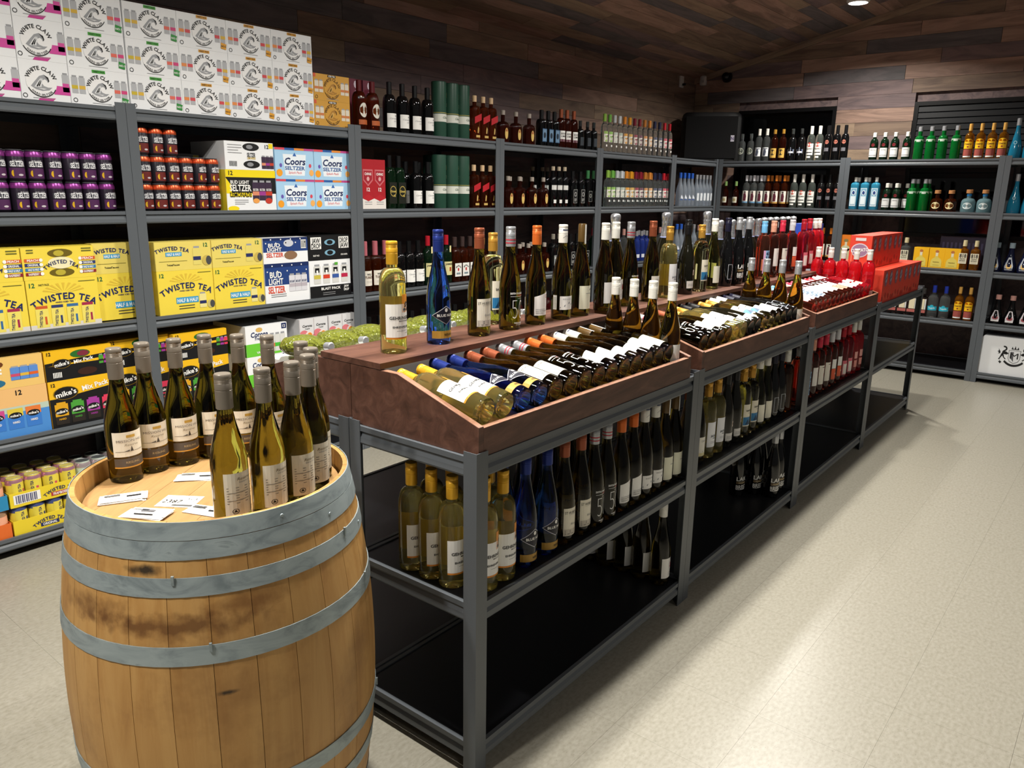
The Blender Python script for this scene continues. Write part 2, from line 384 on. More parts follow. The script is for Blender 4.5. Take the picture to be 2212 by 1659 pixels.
wall_lab = ['grey steel wall shelving holding seltzer cans and yellow iced tea cartons', 'grey steel wall shelving topped with white seltzer cartons and gold ones',
  'grey steel wall shelving with green whisky tubes on its top', 'grey steel wall shelving with squat decanters on its top shelf', 'grey steel wall shelving with a row of fruit vodka on top',
  'narrow grey steel wall shelving in the corner below the loudspeaker']
for i in range(6): unit('wall_shelving', wall_lab[i], (WX[i], YS, 0), 0, WX[i+1]-WX[i], .58, 1.829, LV, 'shelving along the long wall')
BY = [YS-.003, YS-1.1941, YS-2.4091, YS-3.63]
back_lab = ['grey steel shelving of rum on the far wall below the dark window', 'grey steel shelving of gin and tequila on the far wall', 'grey steel shelving on the far wall holding the white crested panel']
for i in range(3): unit('wall_shelving', back_lab[i], (XB, BY[i], 0), -math.pi/2, BY[i]-BY[i+1], .58, 1.829, LV, 'shelving along the far wall')
# black loudspeaker standing over the corner shelf
t = thing('loudspeaker', 'black rounded loudspeaker on the corner shelf top', 'speaker', (7.66, 3.66, LV[0]-.002), (0, 0, math.radians(-62)))
BS = mat('black_cabinet', '0a0a0c', .6)
ob('cabinet', Bx().lathe([(.27, 0, 6), (.292, .012, 6), (.295, .05, 6), (.295, .42, 6), (.285, .46, 6), (.26, .48, 6)], BS, 32, 6, .5).mesh('cabinet', 35), t)
ob('grille', Bx().box((-.25, -.156, .04), (.25, -.1485, .44), mat('grille_cloth', '08080a', .9)).mesh('grille'), t)
a = Art(); a.rect(.19, .2, .225, .26, ink('c8c4d0')); a.text('N', .207, .23, .03, ink('5a4a78')); ob('sticker', a.mesh('sticker', flat(-.1565)), t)
# ================================================================ display tables (slightly turned against the wall)
TY, TH = 1.1301, .0101
def tp(s, d, z): return (s*math.cos(TH)-d*math.sin(TH), TY+s*math.sin(TH)+d*math.cos(TH), z)
TS_ = [1.285, 2.4728, 3.6766, 4.8717, 6.0627]; TL = [.884, .499, .095]
tab_lab = ['grey steel display table closest to the oak barrel', 'grey steel display table holding breezy white wines and dark hock bottles', 'grey steel display table of pink wines', 'grey steel display table carrying the red juice cases']
for i in range(4):
    unit('display_table', tab_lab[i], tp(TS_[i], 0, 0), TH, TS_[i+1]-TS_[i], .457, .898, TL, cat='table')
    unit('display_table', 'rear '+tab_lab[i], tp(TS_[i], .460, 0), TH, TS_[i+1]-TS_[i], .457, .898, TL, cat='table')
EDGE = grain('lit_plywood_edge', [(.3, '7e5644'), (.6, '966c54'), (.8, '704a38')], (30, 30, 140), .6, .5, .1)  # lighter copy of the stained wood: light on the top edges, put into colour
tray_rng = [(1.297, 2.405), (2.492, 3.632), (3.712, 4.822)]
TF = .905; RT = math.radians(9)
tray_lab = ['walnut stained wooden bottle tray with ridge board, next to the barrel', 'walnut stained wooden bottle tray full of white wine bottles', 'walnut stained wooden bottle tray full of pink wine bottles']
for i, (s0, s1) in enumerate(tray_rng):
    t = thing('display_tray', tray_lab[i], 'tray', tp(s0, 0, TL[0]), (0, 0, TH)); w = s1-s0
    H0, H1, H2, BZ = .008, .075, .161, .0
    EP = [(.004, .001), (.004, H1), (.277, H2), (.457, H2+.001), (.457, .001)]
    ep = Bx().prism(EP, 0, .018, STAIN, 'x'); 
    epm = ep.mesh('end_panel'); mir = Bx().prism([(.916-y, z) for y, z in EP], 0, .018, STAIN, 'x').mesh('end_panel')
    for x in (0, w-.018):
        ob('end_panel', epm, t, (x, 0, 0)); ob('end_panel', mir, t, (x, 0, 0))
        e1 = Bx().prism([(.0045, H1+.0003), (.0045, H1+.0012), (.277, H2+.0012), (.33, H2+.0012), (.33, H2+.0003), (.277, H2+.0003)], .0005, .0175, EDGE, 'x').mesh('edge_strip')  # thin strip that carries the painted light along the panel's top edge
        ob('edge_strip', e1, t, (x, 0, 0))
    ob('front_board', Bx().box((.0185, .004, .001), (w-.0185, .022, H1-.004), STAIN).box((.0185, .0045, H1-.004), (w-.0185, .0215, H1-.003), EDGE).mesh('front_board'), t)
    ob('rear_board', Bx().box((.0185, .894, .001), (w-.0185, .912, H1-.004), STAIN).mesh('rear_board'), t)
    ob('tray_floor', Bx().box((.0185, .0225, .004), (w-.0185, .8935, TF-TL[0]), STAIN).mesh('tray_floor'), t)
    ob('top_board', Bx().box((-.002, .338, H2+.003), (w+.002-(.096 if i == 2 else 0), .578, H2+.019), STAIN).mesh('top_board'), t)
    rl = w-.019-.0755
    ob('rest_panel', Bx().prism([(.0228, .049), (.0228, .061), (.33, .061+.3072*math.tan(RT)), (.33, .049+.3072*math.tan(RT))], .019, rl, STAIN, 'x').box((.019, .31, TF-TL[0]+.0005), (rl, .328, .095), STAIN).box((.019, .024, TF-TL[0]+.0005), (rl, .042, .0495), STAIN).mesh('rest_panel'), t)
ZT = TL[0]+.161+.019      # surface of the ridge boards
# ================================================================ the oak barrel
BX_, BY_, BH = .838, 1.51, .895
def br(z): q = z/BH; return .282+.05*(1-(2*q-1)**2)
bl = thing('oak_barrel', 'oak wine barrel with grey hoops carrying bottles and price cards', 'barrel', (BX_, BY_, 0))
NS = 26; st = Bx(); K = 30; da = math.pi/NS-.0016; V = []; F = []
for k in range(K+1):
    z = .002+(BH-.002)*k/K
    for r in (br(z), br(z)-(.026 if z < .84 else .026-.016*min(1, (z-.84)/(BH-.84)))):
        for q in (-1, -.33, .33, 1): V.append((r*math.sin(da*q), -r*math.cos(da*q), z))
for k in range(K):
    o = 8*k
    for i in range(3): F.append((o+i, o+i+1, o+8+i+1, o+8+i)); F.append((o+4+i+1, o+4+i, o+12+i, o+12+i+1))
    F.append((o+4, o, o+8, o+12)); F.append((o+3, o+7, o+15, o+11))
for o, fl in ((0, 1), (8*K, 0)):
    for i in range(3): q = (o+i, o+i+1, o+5+i, o+4+i); F.append(q[::-1] if fl else q)
sm = me('stave', V, F, OAK, smooth=35)
for k in range(NS): ob('stave', sm, bl, None, (0, 0, 2*math.pi*k/NS))
def hoop(z0, z1):
    P = []
    for q in (0, .5, 1): z = z0+(z1-z0)*q; P.append((br(z)+.0022, z))
    P = [(br(z0)+.0004, z0)]+P+[(br(z1)+.0004, z1)]
    return Bx().lathe(P, HOOP, 64, caps=False).mesh('hoop', 25)
riv = Bx().lathe([(.004, 0), (.0034, .0014), (0, .002)], HOOP, 8).mesh('rivet', 50)
for k, (a, c) in enumerate([(.863, .8965), (.827, .8615), (.758, .794), (.624, .662), (.31, .348), (.214, .25), (.1, .134), (.03, .064)]):
    h = ob('hoop', hoop(a, c), bl); zc = (a+c)/2
    for q in (0,):
        an = math.radians(-96+k*23+q*6); r = br(zc)+.0022
        ob('rivet', riv, h, (r*math.cos(an), r*math.sin(an), zc), (math.pi/2, 0, an+math.pi/2))
    for q in (0, 1):        # hoop nails holding the band from above
        if 2 <= k <= 4:
            an = math.radians(-88-q*70+k*11); r = br(c)+.0035
            ob('hoop_nail', Bx().box((-.0025, -.003, -.012), (.0025, .001, .006), HOOP).mesh('hoop_nail'), h, (r*math.cos(an), r*math.sin(an), c), (0, 0, an+math.pi/2))
HZ = .855; hr = br(HZ)-.0275; nb = 7; hp = 2*hr/nb; hd = math.radians(35)
for k in range(nb):
    a, c = -hr+k*hp+.0004, -hr+(k+1)*hp-.0004; P = []
    for i in range(9):
        x = a+(c-a)*i/8; P.append((x, math.sqrt(max(hr*hr-x*x, .0004))))
    P = P+[(x, -y) for x, y in P[::-1]]
    ob('head_board', Bx().prism([(y, -x) for x, y in P], HZ-.022, HZ, OAKHEAD).mesh('head_board'), bl, None, (0, 0, hd))
# ================================================================ kinds of bottle, can and carton
K_ = {}
def prof(R, H, sh, ne, rn, s=False, punt=.012):
    P = [(0, punt), (R*.5, punt*.7), (R*.86, .0), (R*.96, .0015), (R, .008), (R, sh*H)]
    for i in range(1, 8):
        t = i/7
        if s: P.append((rn+(R-rn)*(.5+.5*math.cos(math.pi*t)), (sh+(ne-sh)*t)*H))
        else: P.append((rn+(R-rn)*math.cos(t*math.pi/2)**.8 if t < 1 else rn, (sh+(ne-sh)*math.sin(t*math.pi/2))*H))
    return P+[(rn, H*.982), (0, H*.982)]
def hock(H=.325, R=.0355): return prof(R, H, .385, .84, .0138, True)
def bord(H=.30, R=.0362): return prof(R, H, .61, .765, .0142)
def screw(H, L, r, m):
    return [('screw_cap', Bx().lathe([(r-.001, H-L), (r, H-L+.001), (r, H-.032), (r-.0006, H-.0315), (r-.0006, H-.0305), (r, H-.03), (r, H-.018), (r-.0008, H-.017), (r, H-.0155), (r-.0008, H-.014), (r, H-.0125), (r-.0008, H-.011), (r, H-.0095), (r, H-.002), (r-.0015, H), (0, H)], m, 20).mesh('screw_cap', 40))]
def plain_cap(H, z0, r, m, seg=12, name='cap'):
    return [(name, Bx().lathe([(r, z0), (r, H-.002), (r*.85, H), (0, H)], m, seg).mesh(name, 40))]
WX_ = 1.2
def kind(key, what, P, gm, caps, art=None, n=2., a=1., seg=24, name='wine_bottle', warp=None, back=None, extra=()):
    R = max(p[0] for p in P); H = max(p[1] for p in P)
    parts = [('glass_body', Bx().lathe(P, gm, seg, n, a).mesh('glass_body', 50))]+list(caps)
    sx = WX_
    wf = warp or (flat(-R*a) if n > 2.5 else (lambda x, z, e: ((R+e)*math.sin(x*sx/R), -(R*a+e)*math.cos(x*sx/R), z)))
    if not (warp or n > 2.5): wf.curved = True
    if art:
        A = Art(); art(A); parts.append(('front_label', A.mesh('front_label', wf)))
    if back:
        A = Art(); back(A); parts.append(('back_label', A.mesh('back_label', wf)))
    K_[key] = dict(what=what, parts=parts+list(extra), name=name, H=H, R=R)
def put(key, loc, label, group=None, rz=0., rot=None, cat=None, name=None):
    k = K_[key]; lab = label if label else k['what']
    t = thing(name or k['name'], lab, cat or k.get('cat', 'bottle'), loc, rot or (0, 0, rz), group)
    for nm, m in k['parts']: ob(nm, m, t)
    return t
i_ = ink
WH, BK, CREAM, GREY, RED = i_('f1f0ec'), i_('1a1a1c'), i_('e9e3d0'), i_('8f9092'), i_('b3202a')
gY, gG, gB, gO = mat('yellow_wine', 'f2e694', .02, 0, .95, 1.38), glass('7c6c20'), glass('3a70e4'), glass('8a7c20')
gDK = mat('dark_olive_bottle', '13120a', .04, spec=.6); gBL = mat('near_black_bottle', '0b0b0c', .05, spec=.6)
gPink, gRose, gRed, gClear, gFrost = mat('pink_wine', 'e89070', .03, 0, .985, 1.38), mat('rose_wine', 'cc6848', .03, 0, .985, 1.38), mat('scarlet_wine', 'e02838', .04, 0, .8, 1.38), mat('clear_spirit', 'e6eeee', .03, 0, .96, 1.3), mat('frosted_glass', 'c8d4e2', .35, 0, .75, 1.2)
gAmb = mat('amber_spirit', '8a3a12', .04, 0, .93, 1.36); gMah = mat('mahogany_spirit', '5a1e0c', .04, 0, .88, 1.36); gGold = mat('golden_spirit', 'd8881c', .04, 0, .88, 1.36)
gGrn = mat('bright_green_glass', '0c7a30', .05, 0, .55, 1.4); gOrg = glass('e07a20'); gTeal = mat('teal_bottle', '1a6f8e', .12, spec=.6); gSky = mat('sky_blue_glass', '3f9fc4', .08, 0, .5, 1.3)
gDG = mat('dark_green_glass', '0c2012', .05, 0, .2, 1.4); gJug = mat('pale_blue_glass', '9cc4cc', .05, 0, .7, 1.3); gNavy = mat('navy_glass', '10142e', .06, spec=.6); gPale = glass('dfd9a0')
cYel, cBlu, cBrn, cOrg, cSil, cWht, cTau, cGld = [mat('cap_'+k, h, .35, mt) for k, h, mt in (('yellow', 'd9a52c', .3), ('blue', '22347e', .4), ('brown', '9a5236', .4), ('orange', 'd2692a', .3), ('silver', 'b4b6ba', .6), ('white', 'e4e2da', .1), ('taupe', '857c70', .35), ('gold', 'c9973e', .5))]
cBlk, cRed, cPch = mat('cap_black', '101012', .3), mat('cap_red', 'b01c2c', .3), mat('cap_peach', 'd89a80', .35)
FOIL = grain('silver_foil', [(.3, 'a8aab0'), (.6, 'e0e2e6'), (.8, 'c4c6cc')], (60, 60, 60), .22, 1., .5); nodes(FOIL)[1].inputs['Metallic'].default_value = .85
def lab(A, hw, z0, z1, m, n=10): A.rect(-hw, z0, hw, z1, m, 0, n)
# --- wines
def a(A):
    lab(A, .035, .04, .135, i_('e08a20')); A.rect(-.035, .045, .035, .135, WH, 1, 10); A.rect(.004, .112, .03, .16, i_('e2902a'), 1, 4); A.text('g', .017, .138, .028, BK, sh=.25, l=2)
    A.text('GEHRINGER', .002, .098, .0085, BK, w=.056, l=2); A.text('BROTHERS', .01, .089, .003, BK, w=.03, l=2); A.text('EHRENFELSER', .004, .073, .0055, BK, w=.046, l=2); A.lines(-.01, .02, .062, .004, 1, GREY, l=2); A.lines(.012, .026, .055, .004, 1, GREY, l=2)
kind('gehr', 'clear bottle of yellow wine with gold cap and orange g label', bord(), gY, screw(.30, .062, .0158, cYel), a, back=lambda A: A.rect(-.0362*4.1, .045, -.0362*1.9, .15, i_('b9a02c'), 0, 8))
def a(A):
    A.poly([(-.036, .085), (0, .058), (.036, .085), (0, .112)], i_('c9c9d4'), 0); A.poly([(-.0335, .085), (0, .06), (.0335, .085), (0, .11)], i_('141426'), 1); A.text('BLUE NUN', 0, .085, .0075, WH, w=.046, l=2); A.ell(0, .1, .004, .006, WH, 2, 10)
    A.rect(-.036, .018, .036, .04, i_('b98f3c'), 0, 10); A.text('RIESLING', .008, .029, .006, i_('3a2a10'), w=.026, l=1)
kind('nun', 'cobalt blue hock bottle with blue cap and black diamond label', hock(), gB, screw(.325, .062, .0156, cBlu), a)
def a(A):
    lab(A, .026, .03, .115, CREAM); A.text('ST HUBERTUS', 0, .102, .008, BK, w=.046, bold=0); A.lines(-.012, .02, .095, .004, 1, GREY, .0006); A.text('Riesling', .008, .066, .007, GREY, bold=0, sh=.3)
    A.rect(-.025, .031, .025, .05, i_('c9c1b2'), 1, 8); A.lines(-.022, .022, .045, .005, 3, i_('6b6660'), .0018)
kind('hub', 'dark olive hock bottle with copper brown cap and cream label', hock(), gG, screw(.325, .062, .0156, cBrn), a)
def a(A):
    A.text('50TH PARALLEL', .004, .118, .006, WH, w=.05); A.text('ESTATE', .012, .111, .004, RED, w=.022)
    A.ell(.015, .066, .0095, .03, WH, 1, 24, inner=.84); A.rect(-.014, .094, -.001, .096, WH, 1, 3); A.rect(-.014, .07, -.0125, .096, WH, 1, 1); A.ell(-.0085, .056, .0085, .018, WH, 1, 16, -130, 110, .82); A.rect(-.02, .1075, .024, .1085, WH, 1, 6)
    A.lines(-.004, .026, .02, .004, 2, WH, .0012); A.rect(.0, .1, .022, .1008, WH, 1, 4); A.text('RIESLING', .006, .0235, .004, WH, w=.03)
def cs(L=.062):
    r = screw(.325, L, .0156, cSil); A = Art()
    for z in (.273, .283): A.rect(-.0156*3.14, z, .0156*3.14, z+.0035, i_('b02c3c'), 0, 24)
    return r+[('cap_stripes', A.mesh('cap_stripes', cyl(.0156)))]
kind('fifty', 'dark hock bottle with silver cap ringed by red stripes', hock(), gG, cs(), a)
def a(A):
    A.poly([(-.026, .032), (.026, .032), (.026, .112), (-.026, .094)], WH, 0); A.ell(.014, .095, .005, .006, i_('b06a5a'), 1, 12, inner=.7); A.lines(-.022, .01, .052, .006, 1, GREY); A.text('GEWURZTRAMINER', -.002, .047, .0045, i_('54504c'), w=.04, bold=0); A.text('RIESLING', -.01, .04, .0045, i_('54504c'), w=.022, bold=0)
kind('orange', 'dark hock bottle with bright orange cap and slanted white label', hock(), gG, screw(.325, .062, .0156, cOrg), a, back=lambda A: A.rect(-.0355*2.6, .04, -.0355*1.7, .09, WH, 0, 4))
def a(A):
    lab(A, .028, .035, .082, WH); A.text('RIESLING', -.004, .072, .005, GREY, w=.03, bold=0)
    A.P.append(([(-.027, .045), (-.012, .052), (.002, .062), (.014, .056), (.027, .066), (.027, .06), (.013, .05), (.001, .056), (-.013, .046), (-.027, .04)], [(0, 1, 8, 9), (1, 2, 7, 8), (2, 3, 6, 7), (3, 4, 5, 6)], i_('8d9096'), 1))
    A.rect(-.05, .035, -.037, .085, WH, 0, 2)
    for q in range(8): A.rect(-.048, .04+q*.005, -.039, .042+q*.005, BK, 1, 1)
def cm():
    r = screw(.325, .062, .0156, cWht); A = Art(); A.poly([(-.012, .281), (0, .289), (.004, .285), (.01, .287), (.01, .2862), (.004, .2842), (0, .288), (-.012, .28)], BK, 0); A.rect(-.014, .3045, .014, .309, i_('4a5068'), 0, 6); return r+[('cap_print', A.mesh('cap_print', cyl(.0156)))]
kind('mount', 'dark hock bottle with white mountain cap and grey wave label', hock(), gG, cm(), a)
def a(A): lab(A, .027, .025, .108, i_('e7e6cf')); A.ell(.014, .093, .006, .004, BK, 1, 10, 20, 200, .55); A.lines(-.006, .02, .08, .005, 1, GREY, .002)
def co():
    r = [('capsule', Bx().lathe([(.0146, .262), (.0150, .265), (.0150, .321), (.013, .325), (0, .325)], mat('cap_olive', '5a4320', .3), 20).mesh('capsule', 40))]; A = Art(); A.rect(-.003, .255, .006, .323, WH, 0, 2); return r+[('seal_strip', A.mesh('seal_strip', cyl(.0152)))]
kind('olive', 'dark hock bottle with olive capsule, white seal strip and pale label', hock(), gG, co(), a)
def a(A): lab(A, .027, .03, .108, i_('e9e8e4')); A.ell(.012, .078, .014, .018, i_('dcdad6'), 1, 16); A.rect(.004, .07, .02, .076, i_('a8303a'), 2, 2); A.rect(.006, .076, .011, .088, i_('a8303a'), 2, 1); A.rect(.006, .084, .019, .088, BK, 2, 2); A.lines(-.004, .018, .05, .007, 2, GREY, .0012)
kind('ship', 'dark hock bottle with white cap and white label with red emblem', hock(), gG, screw(.325, .062, .0156, cWht), a)
kind('ship_s', 'shorter dark hock bottle with white ribbed cap', hock(.305), gG, screw(.305, .06, .0156, cWht), lambda A: (lab(A, .027, .03, .1, i_('e9e8e4')), A.rect(.008, .06, .022, .075, i_('a8303a'), 1, 2)))
def a(A): lab(A, .028, .03, .105, i_('e9e6da')); A.text('OAK BAY', .004, .09, .008, GREY, w=.034, bold=0); A.P.append(([(-.028, .045), (-.005, .05), (.028, .058), (.028, .054), (-.005, .046), (-.028, .043)], [(0, 1, 4, 5), (1, 2, 3, 4)], i_('6a5a3a'), 1)); A.rect(-.028, .03, .028, .043, i_('e4d9a8'), 1, 6)
kind('oak', 'dark hock bottle with rust cap and pale oak label', hock(), gG, screw(.325, .062, .0156, cBrn), a)
def a(A): lab(A, .028, .045, .145, i_('eef0f4')); A.ell(.014, .12, .006, .02, i_('8a9cb4'), 1, 12); A.text('JACKSON', .002, .09, .0075, i_('2a3448'), w=.036); A.text('TRIGGS', .002, .08, .004, i_('2a3448'), w=.02); A.lines(-.016, .018, .066, .005, 2, GREY, .0012)
kind('jack', 'clear bottle of yellow wine with gold cap and pale blue label', bord(), gY, screw(.30, .058, .0158, cGld), a, back=lambda A: A.rect(-.0362*4.1, .05, -.0362*1.9, .14, i_('b9a840'), 0, 8))
def a(A): A.rect(.0, .085, .018, .108, i_('d8c8bc'), 0, 3); A.text('G', .009, .0965, .012, i_('5a2a26'), l=1); A.rect(-.026, .028, .026, .06, i_('e6e4e0'), 0, 8); A.lines(-.02, .018, .045, .006, 2, GREY, .0015)
kind('grey', 'black hock bottle with black cap and small square emblem', hock(), gDK, screw(.325, .065, .0156, cBlk), a)
def a(A): lab(A, .027, .05, .145, i_('e6e0cc')); A.text('SANDHILL', .002, .118, .0075, BK, w=.038); A.lines(-.008, .014, .106, .004, 1, GREY, .0015); A.rect(-.026, .055, .026, .09, i_('2e78aa'), 1, 8); A.poly([(-.018, .058), (-.006, .082), (.002, .064), (.012, .08), (.02, .058)], i_('123a5c'), 2)
kind('sand', 'clear bottle with gold cap and label with a blue picture', bord(), gPale, screw(.30, .06, .0158, cGld), a)
kind('pale', 'pale green hock bottle with white cap and cream label', hock(), glass('b4b45a'), screw(.325, .06, .0156, cWht), lambda A: (lab(A, .027, .03, .108, i_('efecd9')), A.ell(.016, .08, .008, .011, i_('d8cfc0'), 1, 12), A.rect(.011, .074, .022, .08, i_('a8303a'), 2, 2)))
def a(A):
    for p, q in (((-.022, .035), (.014, .035)), ((-.022, .105), (.0, .105))): A.rect(p[0], p[1], q[0], p[1]+.0016, i_('c8ccd4'), 0, 5)
    A.poly([(-.022, .035), (-.0204, .035), (-.0204, .106), (-.022, .106)], i_('c8ccd4'), 0); A.poly([(-.003, .105), (.001, .105), (.016, .035), (.013, .035)], i_('c8ccd4'), 0); A.lines(.004, .026, .09, .014, 3, GREY, .004)
kind('tri', 'black hock bottle with outlined triangle label', hock(), gBL, screw(.325, .065, .0156, mat('cap_navy', '16162a', .3)), a)
def a(A): A.text('LAKE', 0, .088, .02, WH, w=.056); A.rect(-.028, .062, .028, .074, i_('6a5638'), 0, 8); A.text('OKANAGAN', 0, .068, .006, i_('d8c8a0'), w=.04); A.text('BREEZE', 0, .047, .02, WH, w=.058); A.rect(-.028, .033, .028, .035, WH, 1, 8)
kind('lake', 'black hock bottle with silver cap and bold white lettering', hock(), gBL, screw(.325, .06, .0156, cSil), a)
kind('silver_s', 'amber green hock bottle with plain silver cap', hock(.305), gO, screw(.305, .06, .0156, cSil), lambda A: lab(A, .026, .03, .09, i_('dcd8cc')))
kind('amber', 'unlabelled bottle of orange wine', bord(.3, .0355), gOrg, screw(.30, .06, .0158, cWht))
# --- mission bottles for the barrel (front and back facing)
def mcap(): return screw(.30, .068, .0162, cTau)
PM_ = prof(.0352, .30, .40, .80, .0142, True)
def a(A):
    lab(A, .032, .062, .118, i_('ece5d4')); A.rect(-.008, .105, .008, .111, i_('c9a24a'), 1, 2); A.text('MISSION HILL', 0, .098, .0056, i_('6a6058'), w=.05, bold=0); A.text('Reserve', 0, .089, .0055, i_('8a7a5a'), bold=0, sh=.3)
    A.rect(-.028, .0735, .028, .0742, i_('4a443c'), 1, 8); A.poly([(-.003, .0735), (.0, .086), (.003, .0735)], i_('4a443c'), 1); A.poly([(-.014, .0738), (-.004, .078), (-.004, .0738)], i_('6a645c'), 1)
    A.rect(-.032, .036, .032, .058, i_('5a5048'), 0, 10); A.text('RIESLING', 0, .049, .005, i_('c8b080'), w=.024, bold=0); A.rect(-.032, .036, .032, .039, i_('d49a3a'), 1, 10)
kind('mis_f', 'olive hock bottle with taupe cap and cream front label, on the barrel', PM_, gG, mcap(), a, seg=32)
def a(A):
    lab(A, .03, .022, .11, i_('e4ddca')); A.text('Reserve', .004, .098, .006, i_('7a6a4a'), bold=0, sh=.3); A.text('RIESLING', .004, .091, .003, GREY, w=.02, bold=0); A.lines(-.026, .024, .08, .0052, 7, i_('8a8478'), .0014)
    A.ell(-.014, .033, .0055, .0055, BK, 1, 16, inner=.8); A.poly([(-.017, .031), (-.011, .031), (-.014, .037)], BK, 1)
    for q in range(9): A.rect(.016, .026+q*.0026, .026, .0274+q*.0026, BK, 1, 1)
kind('mis_b', 'olive hock bottle with taupe cap turned to show its text label', PM_, glass('75702a'), mcap(), a, seg=32)
# --- pink wines
def rose(key, what, gm, capm, art): kind(key, what, bord(.3, .0355), gm, screw(.30, .06, .0155, capm), art)
def a(A):
    A.rect(-.03, .03, .03, .15, i_('8ab4d8'), 0, 10); A.rect(-.03, .03, -.02, .15, i_('c89ab8'), 1, 3)
    for q in range(5): A.text('L65' if q % 2 else '65L', .002, .135-.022*q, .015, i_('142848'), w=.04)
r65 = screw(.30, .06, .0155, mat('cap_sky', '6fb0dc', .35)); A_ = Art(); A_.text('65', .002, .268, .012, i_('142848'), rot=90); r65.append(('cap_print', A_.mesh('cap_print', cyl(.0155))))
kind('r65', 'pink wine bottle with sky blue cap and blue numbered label', bord(.3, .0355), gPink, r65, a)
rose('rpch', 'pink wine bottle with peach cap and white label', gRose, cPch, lambda A: (lab(A, .026, .06, .155, i_('ece8e2')), A.lines(-.01, .018, .13, .006, 2, GREY)))
rose('rdot', 'pink wine bottle with crimson cap and red dot label', gRose, mat('cap_crimson', 'd2304a', .35), lambda A: (lab(A, .028, .05, .15, i_('e9e4d8')), A.ell(.008, .1, .008, .012, i_('a82820'), 1, 14), A.lines(-.014, .018, .138, .005, 1, BK, .003)))
rose('rspl', 'pink wine bottle with pale grey cap and white and orange label', gRose, mat('cap_pale', 'd4d4d8', .35), lambda A: (A.rect(-.024, .1, .024, .15, WH, 0, 8), A.rect(-.024, .04, .024, .098, i_('e0603a'), 0, 8), A.ell(.014, .12, .004, .008, RED, 1, 10), A.text('ROSE', .006, .07, .008, WH, w=.02)))
rose('rfrm', 'deep red bottle with red cap and pink framed label', mat('deep_red_wine', 'c82038', .04, 0, .9, 1.38), cRed, lambda A: (lab(A, .026, .03, .11, i_('d86a7a')), A.rect(-.022, .034, .022, .092, i_('eadfd8'), 1, 8)))
rose('rwht', 'bright red bottle with white cap and small pink labels', gRed, cWht, lambda A: (A.rect(-.02, .09, .02, .13, i_('e8a8a0'), 0, 6), A.rect(-.02, .04, .02, .08, i_('e89a90'), 0, 6)))
rose('rpnk', 'pink wine bottle with pink block label', gPink, cSil, lambda A: lab(A, .026, .03, .1, i_('f0a0a0')))
rose('rstd', 'scarlet wine bottle with plain white cap', gRed, cWht, lambda A: lab(A, .024, .03, .07, i_('e8b0a8')))
# --- sparkling
PC = prof(.043, .325, .42, .82, .0152, True)
fo = [('foil', Bx().lathe([(.0215, .225), (.0185, .25), (.0165, .275), (.0172, .283), (.0178, .287), (.0165, .291), (.0172, .296), (.019, .305), (.0195, .316), (.0175, .324), (.010, .328), (0, .3285)], FOIL, 20).mesh('foil', 50)), ('foil_band', Bx().lathe([(.0222, .222), (.0219, .2235), (.0210, .23), (.0206, .2302)], mat('pale_blue_band', '9aa4d0', .3), 20, caps=False).mesh('foil_band'))]
kind('spark', 'sparkling wine bottle with silver foil neck', PC, gDK, fo, lambda A: lab(A, .03, .04, .1, WH))
kind('spark_b', 'black sparkling wine bottle with domed silver cap', PC, gBL, [('foil', Bx().lathe([(.0185, .25), (.0175, .3), (.0185, .312)], cBlk, 16).mesh('foil', 50)), ('cap', Bx().lathe([(.019, .311), (.0195, .317), (.015, .326), (0, .329)], cSil, 16).mesh('cap', 60))], lambda A: A.rect(-.006, .265, .008, .3, i_('c8c8cc'), 0, 2), warp=cyl(.0182))
# --- spirits (seen from several metres)
def sp(key, what, H, R, sh, ne, rn, gm, capm, capz, art=None, n=2., a=1., capr=None, seg=16, s=False):
    kind(key, what, prof(R, H, sh, ne, rn, s), gm, plain_cap(H, capz*H, capr or rn+.0015, capm), art, n, a, seg, 'liquor_bottle')
BLU = i_('24407a')
sp('chiv', 'amber whisky bottle with maroon neck and silver shield label', .262, .04, .56, .78, .0135, gAmb, mat('cap_maroon', '5a1018', .35), .72, lambda A: (A.ell(0, .105, .022, .038, i_('d8d4c8'), 0, 16), A.text('12', 0, .11, .013, i_('6a5a3a')), A.rect(-.026, .03, .026, .055, i_('b05a2a'), 0, 6)))
sp('cclub', 'black whisky bottle with broad white label', .275, .0385, .56, .76, .0135, gBL, cBlk, .74, lambda A: (lab(A, .034, .03, .105, WH, 12), A.ell(.012, .092, .005, .005, GREY, 1, 10), A.text('Canadian', 0, .078, .009, GREY, w=.045, bold=0, sh=.3), A.text('Old', .006, .063, .008, GREY, bold=0, sh=.3)))
sp('redlab', 'square amber whisky bottle with slanted red label', .272, .034, .66, .78, .013, gAmb, mat('cap_cork', 'd8b890', .5), .86, lambda A: (A.poly([(-.032, .1), (.032, .125), (.032, .165), (-.032, .14)], RED, 0), A.rect(-.018, .018, .018, .032, i_('c8a860'), 0), A.poly([(-.006, .045), (.004, .045), (.008, .075), (0, .085), (-.004, .07)], i_('c8a860'), 1)), 5)
sp('crown', 'squat purple capped decanter with gold shield label', .21, .05, .5, .66, .0135, gMah, mat('cap_lilac', 'a49a90', .4), .86, lambda A: (A.ell(0, .062, .016, .036, i_('d8b86a'), 0, 16), A.poly([(-.01, .075), (.01, .075), (0, .098)], i_('a04a30'), 1)), 2.6, .7, .0148)
sp('bluelab', 'black square bottle with blue printed label', .245, .033, .62, .76, .014, gBL, cBlk, .76, lambda A: (lab(A, .026, .03, .12, i_('2a4a6a'), 1), A.rect(-.022, .035, .022, .115, i_('6a8aa8'), 1), A.ell(0, .075, .014, .02, i_('1a2a3a'), 2, 12)), 5)
